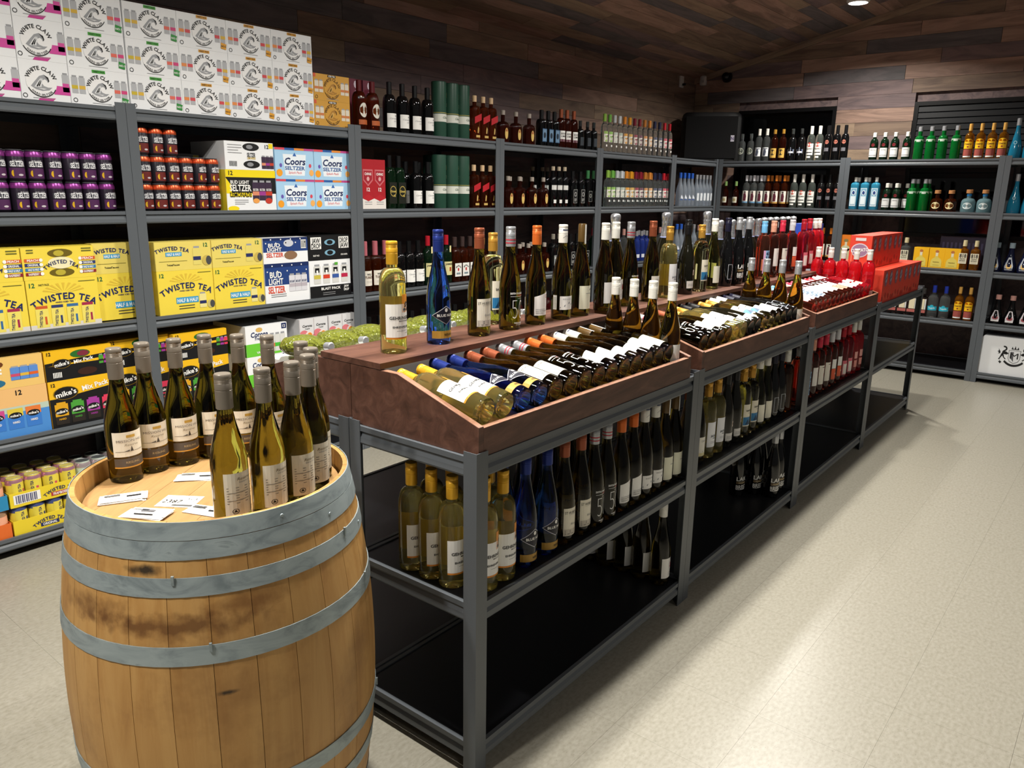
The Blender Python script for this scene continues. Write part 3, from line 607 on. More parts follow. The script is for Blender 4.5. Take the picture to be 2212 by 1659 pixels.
sp('soco', 'dark bottle with copper cap and white lettered label', .27, .034, .56, .78, .0135, gMah, cBrn, .78, lambda A: (lab(A, .028, .045, .12, WH), A.text('SOUTH', 0, .1, .012, BK, w=.046), A.text('COMFORT', 0, .082, .012, BK, w=.046), A.rect(-.028, .045, .028, .062, i_('5a2a3a'), 1, 6)))
sp('darkmini', 'small dark bottle with clear stopper', .21, .031, .56, .72, .012, gBL, gClear, .8, lambda A: A.rect(-.02, .03, .02, .09, i_('3a424a'), 0, 4))
FR = [('green', '8cb84a', '9cc060'), ('lime', '6fb04a', '8fc060'), ('silver', 'c4c8cc', 'c8d0c8'), ('pearl', 'd0d4d8', 'b8c4b8'), ('orange', 'e08a2a', 'e0a040'), ('amber', 'e09a20', 'd8b060'), ('plum', '7a1a30', 'a04a5a'), ('wine', '8a2030', '7a5060'),
      ('copper', 'c07a30', 'd89a60'), ('peach', 'd88a3a', 'e0b080'), ('navy', '20284a', '5a607a'), ('indigo', '262a4a', '6a6a80'), ('red', 'c02030', 'd06070'), ('ruby', 'b01828', 'c04a5a')]
for q, (nm, c1, c2) in enumerate(FR):
    def a(A, c2=c2): lab(A, .025, .075, .155, i_('ece9e0')); A.ell(-.006, .1, .016, .024, i_(c2), 1, 14); A.ell(.01, .12, .009, .008, BK, 2, 10); A.rect(-.025, .135, .025, .155, i_(c2), 1, 6); A.rect(-.008, .04, .008, .055, WH, 0, 3)
    sp('fr%d' % q, 'clear fruit vodka bottle with %s cap' % nm, .285, .0285, .6, .76, .0125, gClear, mat('cap_f_'+nm, c1, .35), .8, a)
sp('goose', 'frosted vodka bottle with blue cap and blue print', .3, .0345, .42, .8, .0135, gFrost, mat('cap_cobalt', '2a5ab8', .35), .84, lambda A: (A.poly([(-.02, .07), (.02, .06), (.024, .095), (.0, .08), (-.016, .105)], i_('e0e6f0'), 0), A.rect(-.024, .055, .024, .062, i_('3a5aa0'), 0, 6)), s=True)
sp('frost', 'frosted vodka bottle with silver cap', .29, .0335, .5, .78, .0135, gFrost, cSil, .86, lambda A: A.rect(-.02, .05, .02, .12, i_('dfe5ea'), 0, 6), s=True)
sp('grant', 'dark green whisky bottle with gold lettered label', .3, .0335, .6, .78, .0135, gDG, cBlk, .72, lambda A: (lab(A, .028, .03, .15, i_('14180f'), 1), A.ell(0, .1, .024, .03, i_('b09a4a'), 1, 16, inner=.85), A.text('Grant', 0, .1, .013, i_('d0b860'), w=.04), A.text('12', .01, .075, .012, i_('d0b860'))), 4)
sp('tallw', 'tall black bottle with white banner label', .29, .03, .62, .76, .0125, gBL, mat('cap_ivory', 'b8a890', .4), .9, lambda A: (A.rect(-.028, .125, .028, .158, i_('dcdcd8'), 0, 8), A.rect(-.014, .03, .014, .055, WH, 0, 4)))
sp('jackd', 'black square whiskey bottle with white framed label', .265, .032, .66, .78, .0135, gBL, cBlk, .78, lambda A: (A.rect(-.024, .03, .024, .13, i_('c4c4c0'), 0), A.rect(-.022, .032, .022, .128, BK, 1), A.ell(0, .095, .014, .016, i_('d0d0cc'), 2, 14, inner=.75), A.lines(-.014, .014, .06, .008, 3, i_('c8c8c4'), .003)), 5)
sp('jackg', 'black square whiskey bottle with green cap', .275, .032, .66, .78, .0135, gBL, mat('cap_green', '3a7a4a', .4), .78, lambda A: (A.rect(-.022, .04, .022, .12, i_('b4b8b0'), 0), A.rect(-.02, .042, .02, .118, BK, 1), A.ell(0, .085, .013, .015, i_('b4b8b0'), 2, 12, inner=.7)), 5)
sp('turkey', 'amber bourbon bottle with pink neck wrap and white label', .285, .038, .55, .72, .0145, gAmb, mat('wrap_pink', 'b0606a', .5), .72, lambda A: (lab(A, .03, .035, .12, i_('e4ddd0')), A.text('WILD', 0, .1, .011, BK, w=.026), A.text('TURKEY', 0, .083, .014, i_('5a3a2a'), w=.045), A.lines(-.016, .016, .06, .007, 2, GREY)))
sp('jame', 'green whiskey bottle with red cap and yellow label', .3, .038, .55, .75, .0135, gDG, cRed, .8, lambda A: (lab(A, .033, .05, .135, i_('d8d098')), A.text('JAMESON', 0, .12, .011, BK, w=.056), A.rect(-.006, .075, .006, .1, i_('a84020'), 1, 2), A.rect(-.005, .195, .006, .235, i_('d8d098'), 0, 2)))
sp('beam', 'square amber bourbon bottle with white panel label', .285, .036, .6, .75, .014, gAmb, i_('3a2a28'), .78, lambda A: (lab(A, .031, .035, .12, i_('e6e4de'), 1), A.arc('JIM BEAM', 0, .08, .024, .009, BK), A.ell(0, .08, .007, .011, RED, 1, 14), A.lines(-.018, .018, .055, .006, 2, i_('4a6a7a'), .004)), 4)
sp('creek', 'dark whisky bottle with arched cream label', .27, .038, .55, .72, .0145, gMah, cGld, .84, lambda A: (lab(A, .024, .03, .1, i_('d8cfae')), A.ell(0, .1, .024, .022, i_('d8cfae'), 0, 16, 0, 180), A.rect(-.012, .08, .012, .105, i_('8a6a58'), 1, 3), A.lines(-.018, .018, .06, .009, 3, GREY, .003)))
sp('dred', 'dark red liqueur bottle', .27, .036, .55, .75, .0135, mat('dark_red_spirit', '3c0a0c', .05, 0, .35, 1.36), cBlk, .82, lambda A: A.rect(-.024, .04, .024, .1, i_('7a4a3a'), 0, 6))
sp('gry', 'dark square bottle with grey label', .27, .034, .6, .75, .0135, gBL, mat('stopper', '8a8478', .4), .86, lambda A: (lab(A, .026, .04, .115, i_('8a8c8a'), 1), A.ell(0, .095, .018, .008, i_('c8c8c4'), 1, 12), A.rect(-.02, .05, .02, .06, i_('c8c8c4'), 1)), 5)
sp('bluv', 'small blue vodka bottle with silver cap', .255, .033, .5, .75, .0125, mat('blue_spirit', '2a3c8a', .08, 0, .4, 1.3), cSil, .84, lambda A: A.rect(-.022, .03, .022, .06, i_('d8dce4'), 0, 6))
sp('copv', 'clear bottle with rosy copper cap', .28, .032, .55, .76, .0125, gClear, mat('cap_rosy', 'b88a80', .35), .82)
# far wall
sp('ring', 'clear spirit bottle with round ring label', .255, .033, .58, .74, .0125, gClear, gClear, .82, lambda A: (A.ell(0, .095, .026, .03, i_('b8bcae'), 0, 18, inner=.0), A.ell(0, .095, .02, .023, i_('4a5048'), 1, 16, inner=.8), A.text('RUM', 0, .095, .01, i_('3a4038'), w=.024)), s=False)
def a(A): lab(A, .028, .045, .125, i_('dfe2e4')); A.poly([(-.012, .05), (.006, .05), (.012, .085), (.004, .115), (-.008, .1)], i_('4a5060'), 1); A.poly([(-.02, .11), (.022, .11), (.022, .116), (-.02, .116)], i_('2a3040'), 1)
sp('horse', 'clear rum bottle with white cap and dark figure label', .295, .033, .58, .76, .013, gClear, cWht, .8, a)
sp('blackg', 'dark rum bottle with gold label and black disc', .285, .033, .58, .76, .013, gMah, cGld, .86, lambda A: (lab(A, .028, .03, .115, i_('d0a850')), A.ell(0, .078, .02, .026, i_('2a2420'), 1, 16)))
sp('hexl', 'black rum bottle with hexagonal white label', .285, .034, .58, .74, .0125, gBL, gClear, .84, lambda A: (A.ell(0, .085, .03, .036, i_('c8ccd8'), 0, 6, 30, 390), A.ell(0, .085, .024, .029, i_('3a4a7a'), 1, 6, 30, 390, .8), A.rect(-.02, .07, .02, .085, i_('e0e2ea'), 2, 4)))
sp('bac', 'clear rum bottle with white cap and red disc label', .303, .0345, .58, .76, .014, mat('clear_green_spirit', 'd8e6dc', .03, 0, .95, 1.3), cWht, .77, lambda A: (lab(A, .03, .05, .15, i_('ecebe4')), A.ell(0, .14, .016, .02, i_('b8483a'), 1, 16), A.text('BACARDI', 0, .105, .012, BK, w=.05), A.rect(-.024, .068, .024, .076, BK, 1, 6), A.rect(-.014, .025, .014, .04, WH, 0, 3)))
sp('bacd', 'dark rum bottle with red disc', .302, .0335, .58, .76, .0135, gBL, cBlk, .77, lambda A: (A.ell(0, .16, .014, .018, i_('b06a5a'), 0, 14), A.rect(-.016, .08, .016, .11, i_('6a6a70'), 0, 4)))
sp('tanqb', 'dark green gin bottle with white cap, red seal and white label', .228, .034, .55, .78, .0145, gDG, cWht, .84, lambda A: (lab(A, .03, .025, .1, i_('dcdedc')), A.ell(0, .125, .012, .014, i_('6a1820'), 0, 12), A.text('GIN', 0, .085, .008, GREY, w=.03), A.rect(-.028, .035, .028, .042, GREY, 1, 6)))
sp('tanqg', 'faceted bright green gin bottle with silver cap', .265, .037, .55, .72, .016, gGrn, cSil, .86, lambda A: (A.rect(-.036, .142, .036, .162, i_('b8c8b8'), 0, 8), ), 2.2)
sp('cuer', 'golden tequila bottle with yellow arched label', .275, .0345, .58, .74, .0125, gGold, mat('cap_honey', 'd0a050', .35), .8, lambda A: (lab(A, .028, .08, .135, i_('f2bc1c')), A.ell(0, .135, .028, .022, i_('f2bc1c'), 0, 14, 0, 180), A.text('Cuervo', 0, .118, .014, i_('5a3010'), w=.042), A.ell(0, .095, .006, .006, i_('8a2a1a'), 1, 10), A.rect(-.028, .025, .028, .075, i_('a05048'), 0, 6), A.rect(-.026, .014, .026, .024, WH, 0, 6)))
sp('alize', 'teal blue conical bottle with silver cap', .305, .048, .12, .8, .0145, gTeal, cSil, .82, lambda A: A.ell(.0, .11, .012, .014, i_('a8d0dc'), 0, 14, inner=.65), s=True, capr=.0165)
K_['alize']['parts'][-1] = ('front_label', Art().ell(0, .12, .012, .014, i_('a8d0dc'), 0, 14, inner=.65).mesh('front_label', lambda x, z, e: (x, -.0455-e, z)))
sp('smalld', 'small dark liqueur bottle with green cap and square white label', .237, .03, .5, .68, .012, gMah, mat('cap_moss', '7a9a5a', .4), .82, lambda A: (lab(A, .022, .035, .09, i_('d8d4c0')), A.rect(-.012, .05, .012, .075, i_('a89a70'), 1, 4)))
def capt(c):
    def a(A): lab(A, .028, .05, .15, i_('e6e2d8')); A.poly([(-.01, .055), (.012, .055), (.014, .1), (.006, .135), (-.008, .12)], i_('5a2030'), 1); A.ell(.002, .138, .007, .008, i_('2a2020'), 1, 10); A.rect(-.028, .036, .028, .05, i_(c), 0, 6)
    return a
sp('captw', 'clear rum bottle with white cap and caped figure label', .294, .032, .58, .76, .013, gClear, mat('cap_milk', 'dcdce2', .35), .82, capt('6a9ac0'))
sp('capto', 'amber rum bottle with orange cap and caped figure label', .294, .032, .58, .76, .013, gAmb, mat('cap_tang', 'd07a2a', .35), .82, capt('c89a4a'))
sp('bomb', 'square sky blue gin bottle with white cap and framed label', .277, .035, .74, .84, .0125, gSky, cWht, .87, lambda A: (lab(A, .026, .03, .185, i_('d4e0e4'), 1), A.rect(-.022, .04, .022, .18, i_('7aa8c0'), 1), A.rect(-.019, .045, .019, .115, i_('dce8ec'), 2), A.ell(0, .145, .016, .022, i_('e0e8ec'), 2, 14), A.ell(0, .145, .011, .016, BLU, 3, 12)), 5)
sp('julio', 'round brown tequila bottle with wooden stopper and cream label', .175, .048, .4, .62, .016, gAmb, mat('wood_stopper', 'b07a4a', .5), .84, lambda A: (A.ell(0, .05, .028, .028, i_('e4d4a0'), 0, 16), A.lines(-.014, .016, .055, .009, 2, i_('8a7a4a'), .003)), capr=.024)
sp('blanc', 'round pale blue tequila bottle with wooden stopper', .182, .054, .4, .62, .016, gJug, mat('wood_stopper', 'b07a4a', .5), .84, lambda A: (A.ell(0, .052, .03, .026, i_('d8e0e0'), 0, 16), A.lines(-.014, .016, .056, .009, 2, GREY, .003), ), capr=.025)
K_['blanc']['parts'].append(('neck_band', Bx().lathe([(.018, .13), (.018, .148)], i_('1e6aa0'), 14, caps=False).mesh('neck_band')))
def a8(t2, c):
    def a(A): lab(A, .03, .05, .135, i_('e4dcc0'), 1); A.text('818', 0, .115, .03, BK, w=.05); A.text('TEQUILA', 0, .09, .01, BK, w=.045); A.text(t2, 0, .075, .01, BK, w=.045); A.lines(-.022, .022, .063, .005, 2, GREY)
    return a
sp('t818b', 'clear square tequila bottle with numbered label and cream stopper', .24, .036, .62, .72, .014, gClear, mat('stop_cream', 'd0c49a', .5), .82, a8('BLANCO', 0), 5, capr=.017)
sp('t818r', 'golden square tequila bottle with numbered label and cream stopper', .24, .034, .62, .72, .014, gGold, mat('stop_cream', 'd0c49a', .5), .8, a8('REPOSADO', 0), 5, capr=.016)
sp('hypn', 'navy conical bottle with silver cap and silver print', .235, .05, .1, .78, .018, gNavy, mat('cap_steel', '8a9aa4', .3), .82, s=True, capr=.021)
K_['hypn']['parts'].append(('front_label', Art().poly([(-.026, .02), (.026, .02), (.03, .05), (.01, .12), (-.01, .12), (-.03, .05)], i_('aab0ba'), 0).ell(0, .05, .02, .022, i_('d8b060'), 1, 14).rect(-.026, .026, .026, .034, i_('2a3050'), 1).mesh('front_label', lambda x, z, e: (x, -.0505+max(0, z-.03)*.24-e, z))))
sp('cham', 'black conical liqueur bottle with rosy cap and silver print', .235, .05, .1, .78, .018, gBL, mat('cap_rosy', 'b88a80', .35), .84, s=True, capr=.021)
K_['cham']['parts'].append(('front_label', Art().poly([(-.028, .02), (.028, .02), (.03, .05), (.012, .11), (-.012, .11), (-.03, .05)], i_('c0b8bc'), 0).ell(0, .05, .022, .014, i_('8a2a34'), 1, 14).rect(-.026, .024, .026, .03, WH, 1).mesh('front_label', lambda x, z, e: (x, -.0505+max(0, z-.03)*.24-e, z))))
sp('turq', 'clear tequila bottle with turquoise band label and blue neck', .27, .039, .58, .72, .0145, gClear, mat('cap_royal', '2438a0', .35), .78, lambda A: (A.rect(-.036, .06, .036, .095, i_('28b0cc'), 0, 12), A.ell(0, .095, .012, .012, i_('28b0cc'), 0, 12, 0, 180), A.text('Tequila', 0, .08, .014, i_('d8f0f4'), w=.045, rot=4)), seg=20)
sp('pinkc', 'clear bottle with rosy base and cream panel label', .24, .038, .62, .74, .0145, glass('e8d4cc', 1.3), gClear, .8, lambda A: (lab(A, .022, .06, .15, i_('e4d8b8'), 1), A.rect(.024, .06, .034, .15, i_('dcdcdc'), 0), A.rect(-.034, .03, .034, .055, i_('b0605a'), 0)), 5)
sp('tube', 'tall green cylindrical whisky tube', .322, .046, .98, .99, .04, mat('green_tube', '24493a', .4), mat('tube_lid', '1c3a2e', .35), .985, lambda A: (A.rect(-.046*1.9, .09, .046*1.9, .135, i_('d4d6cc'), 0, 20), A.text('Glenfid', .02, .115, .014, i_('3a5a44'), w=.06, bold=0, sh=.2), A.text('12', .036, .19, .018, i_('cfd6b0'), w=.022), A.ell(.034, .245, .01, .016, i_('c8b86a'), 1, 12, 0, 300, .5), A.rect(.03, .29, .042, .322, i_('b0603a'), 0, 3), A.rect(-.046*1.9, .14, .046*1.9, .143, i_('b8a860'), 0, 20)), seg=24, capr=.0458)
K_['tube']['name'] = 'whisky_tube'; K_['tube']['cat'] = 'tube'
# --- cans
def can(key, what, body, top, art, H=.119, R=.0322):
    P = [(R*.72, 0), (R*.78, .002), (R, .01), (R, H-.016), (R*.86, H-.004), (R*.87, H-.001)]
    parts = [('can_body', Bx().lathe(P, body, 20).mesh('can_body', 40)),
             ('shoulder', Bx().lathe([(R+.0003, H-.026), (R+.0003, H-.016), (R*.865, H-.0045)], top, 20, caps=False).mesh('shoulder', 40)),
             ('lid', Bx().lathe([(R*.87, H-.001), (R*.84, H), (R*.82, H-.001), (R*.8, H-.004), (0, H-.004)], cSil, 20).mesh('lid', 40)),
             ('pull_tab', Bx().box((-.005, -.012, H-.0035), (.005, .006, H-.0022), cSil).mesh('pull_tab'))]
    A = Art(); art(A); parts.append(('can_print', A.mesh('can_print', cyl(R))))
    K_[key] = dict(what=what, parts=parts, name='drink_can', cat='can', H=H, R=R)
def selt(c):
    def a(A):
        A.rect(-.028, .055, .028, .075, i_('4a4a52'), 0, 8); A.text('SELTZER', .002, .066, .02, i_('f0f0f2'), w=.05); A.text('BUD LIGHT', .004, .078, .005, i_('b8b8bc'), w=.034); A.rect(-.03, .012, .03, .05, i_(c), 0, 10); A.ell(-.014, .03, .008, .012, i_('e0b020'), 1, 14, 90, 270)
        A.ell(.01, .024, .009, .004, i_('c8c0c4'), 1, 10)
    return a
can('can_p', 'dark seltzer can with purple rim', mat('can_charcoal_plum', '2e2634', .3, .4), mat('rim_purple', '8a3a86', .3, .5), selt('4e2450'))
can('can_o', 'dark seltzer can with orange rim', mat('can_charcoal', '2c2a32', .3, .4), mat('rim_orange', 'c8522a', .3, .5), selt('6a2420'))
def tw(c, c2):
    def a(A): A.rect(-.03, .02, .03, .1, i_('e2cf4a'), 0, 10); A.text('TWISTED TEA', -.004, .06, .011, i_('26305e'), w=.07, rot=90); A.rect(.01, .03, .02, .07, i_(c2), 1, 2)
    return a
can('can_y', 'yellow iced tea can with pink rim', i_('dcc840'), mat('rim_pink', 'c890a0', .3, .6), tw('', 'c84a5a'))
can('can_b', 'yellow iced tea can with blue rim', i_('dcc840'), mat('rim_blue', '5a6aa8', .3, .6), tw('', '303a6a'))
can('can_m', 'mint green drink can with pale rim', i_('b8c8b4'), mat('rim_pale', 'c4b4b8', .3, .6), lambda A: A.ell(-.01, .07, .012, .014, i_('c05a4a'), 0, 12))
can('can_t', 'orange drink can', i_('e0a080'), mat('rim_tan', 'c8a080', .3, .6), lambda A: A.rect(-.02, .02, .02, .06, i_('b86a3a'), 0, 6))
# --- cartons
def carton(key, what, w, h, d, base, art=None, side=None, name='drink_carton', cat='carton', extra=None):
    b_ = Bx().box((0, 0, 0), (w, d, h), base, .0015)
    parts = [('carton_body', b_.mesh('carton_body'))]
    if art:
        A = Art(); art(A, w, h); parts.append(('front_print', A.mesh('front_print', flat(0))))
    if side:
        A = Art(); side(A, d, h); parts.append(('side_print', A.mesh('side_print', lambda x, z, e: (-e, d-x, z))))
    K_[key] = dict(what=what, parts=parts+list(extra or []), name=name, cat=cat, H=h, R=w/2, w=w, d=d)
SHORT = {}
for _l in '''gehr|clear yellow wine bottle, orange g label|yellow wine
nun|cobalt blue bottle with black diamond label|blue bottles
hub|olive bottle with copper cap, cream label|copper caps
fifty|dark bottle, silver cap with red stripes|striped caps
orange|dark bottle with orange cap|orange caps
mount|dark bottle with white mountain cap|mountain caps
olive|dark bottle, olive capsule with white strip|olive capsules
ship|dark bottle with white cap, red emblem|red emblem bottles
ship_s|short dark bottle with white ribbed cap|white caps
oak|dark bottle with rust cap, oak label|rust caps
jack|yellow wine bottle, gold cap, pale label|pale labels
grey|black bottle with small square emblem|black caps
sand|clear bottle, label with blue picture|blue picture labels
pale|pale green bottle with white cap|pale green bottles
tri|black bottle with outlined triangle label|triangle labels
lake|black bottle with bold white lettering|bold lettering
silver_s|amber green bottle with silver cap|silver caps
amber|unlabelled orange wine bottle|orange wine
mis_f|olive wine bottle showing cream front label|front labels
mis_b|gold olive wine bottle showing text label|text labels
r65|pink wine bottle with blue numbered label|blue numbered labels
rpch|pink wine bottle with peach cap|peach caps
rdot|pink wine bottle with red dot label|red dots
rspl|pink wine bottle, white and orange label|split labels
rfrm|deep red bottle with pink framed label|framed labels
rwht|bright red bottle with white cap|bright reds
rpnk|pink wine bottle with pink block label|pink blocks
rstd|scarlet wine bottle with white cap|scarlet bottles
spark|sparkling wine bottle with silver foil neck|foil necks
spark_b|black sparkling bottle with domed silver cap|domed caps
chiv|amber whisky bottle with silver shield|shield whisky
cclub|black whisky bottle with broad white label|white labels
redlab|amber whisky bottle with slanted red label|red labels
crown|squat decanter with gold shield|decanters
bluelab|black bottle with blue printed label|blue labels
soco|dark bottle with copper cap, lettered label|lettered labels
darkmini|small dark bottle with clear stopper|small dark bottles
goose|frosted vodka bottle with blue cap|blue caps
frost|frosted vodka bottle with silver cap|silver frosted bottles
grant|dark green whisky bottle with gold lettering|green whisky
tallw|tall black bottle with white banner label|banner labels
jackd|black whiskey bottle with white framed label|framed whiskey
jackg|black whiskey bottle with green cap|green caps
turkey|bourbon bottle with pink neck wrap|pink necks
jame|green whiskey bottle with yellow label|yellow labels
beam|bourbon bottle with white panel label|white panels
creek|dark whisky bottle with arched cream label|arched labels
dred|dark red liqueur bottle|red liqueur
gry|dark square bottle with grey label|grey labels
bluv|small blue vodka bottle|blue vodka
copv|clear bottle with rosy copper cap|rosy caps
ring|clear bottle with round ring label|ring labels
horse|clear rum bottle with dark figure label|figure labels
blackg|dark rum bottle with gold label|gold labels
hexl|black rum bottle with hexagonal label|hexagon labels
bac|clear rum bottle with red disc label|red discs
bacd|dark rum bottle with red disc|dark rum
tanqb|dark green gin bottle with red seal|red seals
tanqg|bright green faceted gin bottle|bright green gin
cuer|golden tequila bottle with yellow label|golden tequila
alize|teal blue conical bottle|teal bottles
smalld|small dark liqueur bottle with square label|small liqueurs
captw|clear rum bottle with caped figure|white capped rum
capto|amber rum bottle with caped figure|amber rum
bomb|square sky blue gin bottle|sky blue gin
julio|round brown tequila bottle|brown tequila
blanc|round pale blue tequila bottle|pale tequila
t818b|clear square tequila bottle, numbered label|clear tequila
t818r|golden square tequila bottle, numbered label|golden squares
hypn|navy conical bottle with silver print|navy cones
cham|black conical bottle with rosy cap|black cones
turq|clear tequila bottle with turquoise band|turquoise bands
pinkc|clear bottle, rosy base and cream panel|rosy bases
tube|tall green whisky tube|green tubes
can_p|dark seltzer can with purple rim|purple cans
can_o|dark seltzer can with orange rim|orange cans
can_y|yellow iced tea can with pink rim|pink rims
can_b|yellow iced tea can with blue rim|blue rims
can_m|mint green drink can|mint cans
can_t|orange drink can|orange cans
claw_g|white seltzer carton with green banner|green banners
claw_o|white seltzer carton with orange banner|orange banners
claw_m|white seltzer carton with magenta trim|magenta cartons
claw_gold|gold iced tea seltzer carton|gold cartons
lemon|black and yellow lemonade seltzer carton|lemonade carton
lemon_t|white seltzer carton with hand holes|holed carton
coors|sky blue fruit seltzer carton|blue cartons
tea_h|yellow tea carton with blue banner|blue banners
tea_hn|yellow tea carton with blue banner|blue banners
tea_htn|low yellow tea carton with pictured cans|low tea cartons
tea_p|yellow tea carton picturing four cans|four can cartons
tea_ht|low yellow tea carton with pictured cans|low tea cartons
tea_pt|low yellow party carton with flavour bars|party cartons
bud_b|blue and white carton picturing three cans|blue white carton
bud_t|low blue and white seltzer carton|blue white carton
jaw_b|white carton picturing four bright cans|bright can carton
jaw_t|low black carton with white tags|black carton
mik_b|black and yellow carton picturing cans|yellow cartons
mik_t|low black and yellow carton|yellow cartons
mbl_b|peach and blue lemonade carton|peach carton
mbl_t|low peach lemonade carton|peach carton
dkb2|dark seltzer carton|dark cartons
cor_g|white and green tropical carton|green carton
cor_p|pink and white tropical six pack|pink packs'''.split('\n'):
    _k, _w, _s = _l.split('|'); SHORT[_k] = (_w, _s)
for _q, _f in enumerate(FR): SHORT['fr%d' % _q] = ('clear fruit vodka bottle with %s cap' % _f[0], _f[0]+' caps')
PEND = []
ORD = ('', 'first', 'second', 'third', 'fourth', 'fifth', 'sixth', 'seventh', 'eighth', 'ninth', 'tenth', 'eleventh', 'twelfth')
def fit16(l):
    for a, c in ((' by the ', ' by '), (' from the ', ' from '), (' on the ', ' on '), (' under the ', ' under '), (' in the ', ' in '), (' with ', ', ')):
        if len(l.split()) <= 16: break
        l = l.replace(a, c)
    return l
def pend(lane, order, key, loc, where, rz=0., sc=None): PEND.append((lane, order, key, loc, where, rz, sc))
def flush():
    lanes = {}
    for p in PEND: lanes.setdefault(p[0], []).append(p)
    for ln, L in lanes.items():
        L.sort(key=lambda p: p[1]); i = 0
        if ln[:3] in ('lon', 'far', 'tab', 'sec'):       # neighbours may touch but not run into each other
            ax = 1 if ln[:3] == 'far' else 0; sg = -1 if ax else 1; X = [sg*p[3][ax] for p in L]; RR = [K_[p[2]]['R']*(p[6] or 1) for p in L]
            for _ in range(40):
                for q in range(len(X)-1):
                    o_ = RR[q]+RR[q+1]+.0012-(X[q+1]-X[q])
                    if o_ > 0: X[q] -= o_/2; X[q+1] += o_/2
            L = [(p[0], p[1], p[2], (sg*x, p[3][1], p[3][2]) if not ax else (p[3][0], sg*x, p[3][2]), *p[4:]) for p, x in zip(L, X)]
        while i < len(L):
            j = i
            while j+1 < len(L) and L[j+1][2] == L[i][2] and L[j+1][4] == L[i][4]: j += 1
            n = j-i+1; pv = SHORT[L[i-1][2]][1] if i else None; nx = SHORT[L[j+1][2]][1] if j+1 < len(L) else None
            for q in range(i, j+1):
                _, _, key, loc, where, rz, sc = L[q]; suf = ''
                if n > 1:
                    a_, b_ = pv, nx or ('tray end' if ln[:4] == 'tray' else 'shelf post'); k_ = q-i+1 if a_ else j-q+1; e_ = a_ or b_
                    if k_ == 1: suf = ', by the '+e_
                    elif q == (j if a_ else i) and n > 1 and (nx if a_ else pv): suf = ', by the '+(nx if a_ else pv)
                    else: suf = ', '+ORD[k_]+' from the '+e_
                t = put(key, loc, fit16(SHORT[key][0]+' '+where+suf), SHORT[key][0]+' '+where if n > 1 else None, rz)
                if sc: t.scale = (sc,)*3
            i = j+1
    PEND.clear()
# --- carton artwork
BLKI, NAVY, YEL = i_('161618'), i_('1f2a5c'), i_('ecd34a')
def mini(A, x, y, w, h, c, band, l=1):          # small picture of a can
    A.rect(x-w/2, y, x+w/2, y+h*.9, i_(c), l); A.rect(x-w*.36, y+h*.9, x+w*.36, y+h, i_('9a9ca0'), l); A.rect(x-w/2, y+h*.25, x+w/2, y+h*.45, i_(band), l+1)
def claw(ban, tg, bl, br_, base='f0f0f0', bar=None, cx=.5, R=.05):
    def a(A, w, h):
        x, y = w*cx, h*.47; ck = BLKI if base == 'f0f0f0' else i_('5a3c10')
        for q, c in enumerate(bl): mini(A, w*.08+q*.028, h*.3, .024, h*.48, 'b4b6ba' if base == 'f0f0f0' else 'd8d0c0', c)
        for q, c in enumerate(br_): mini(A, w*.92-q*.028, h*.28, .024, h*.48, 'b4b6ba' if base == 'f0f0f0' else 'd8d0c0', c)
        A.ell(x, y, R, R, i_(base), 3, 28); A.ell(x, y, R*1.0, R*1.0, ck, 4, 30, 205, 335, .94); A.arc('WHITE CLAW', x, y, R*.94, .0145, ck, l=5, sp=.95); A.arc('HARD SELTZER', x, y, R*.84, .0075, ck, 270, True, l=5)
        wv = lambda P, k, m_, l_: A.poly([(x+R*p*k, y+R*q*k) for p, q in P], m_, l_); wv([(-.72, -.3), (-.4, .08), (-.12, .4), (.2, .52), (.46, .36), (.52, .12), (.42, .0), (.36, .14), (.24, .22), (.08, .14), (.02, -.06), (.14, -.24), (.4, -.32), (.68, -.3), (.45, -.5), (0, -.58), (-.4, -.5)], 1., i_('9a9ca0' if base == 'f0f0f0' else 'a87830'), 4); [wv([(-.5+.14*q_, -.34+.05*q_), (-.22+.1*q_, .06+.03*q_), (-.02+.06*q_, .3), (-.1+.08*q_, .04), (-.3+.12*q_, -.36)], 1., i_('dcdee0' if base == 'f0f0f0' else 'd8ac5c'), 5) for q_ in range(3)]; wv([(.2, .5), (.46, .36), (.52, .12), (.42, 0), (.44, .16), (.32, .34)], 1., ck, 6); wv([(-.3, -.4), (.3, -.42), (.1, -.48)], 1., i_(base), 5)
        if ban: A.rect(x-.026, h*.905, x+.026, h*.985, i_(ban), 3); A.text(bar or 'VARIETY PACK', x, h*.945, .0065, BLKI, w=.046, l=4)
        if tg: A.poly([(w*.86, h*.12), (w*.97, h*.09), (w*.985, h*.26), (w*.87, h*.3)], i_(tg), 5); A.text('NO.1' if tg == '2e8a3a' else 'NO.2', w*.922, h*.19, .008, WH if tg == '2e8a3a' else BLKI, l=6)
        A.ell(w*.07, h*.12, .0085, .0085, ck, 2, 16, inner=.72); A.lines(x-.035, x+.04, h*.07, .004, 1, GREY, .002)
    return a
Wb = i_('eef0f2')
carton('claw_g', 'white hard seltzer carton with green banner', .232, .141, .3, Wb, claw('48a83a', '2e8a3a', ('c8b030', 'd8b040'), ('d0407a', 'e06a5a')))
carton('claw_o', 'white hard seltzer carton with orange banner', .235, .141, .3, Wb, claw('e0a030', 'e0a030', ('e08a4a', 'd04a50'), ('d8b040', 'd04a50')))
def cm_(A, w, h): claw(None, None, (), ('d04a98',), cx=.42, R=.055)(A, w, h); A.rect(w*.66, h*.2, w, h*.42, i_('d0489c'), 1); A.poly([(w*.3, 0), (w*.6, .0), (w*.68, h*.1), (w*.36, h*.09)], i_('c83a90'), 1)
carton('claw_m', 'white hard seltzer carton with magenta trim', .177, .149, .3, Wb, cm_)
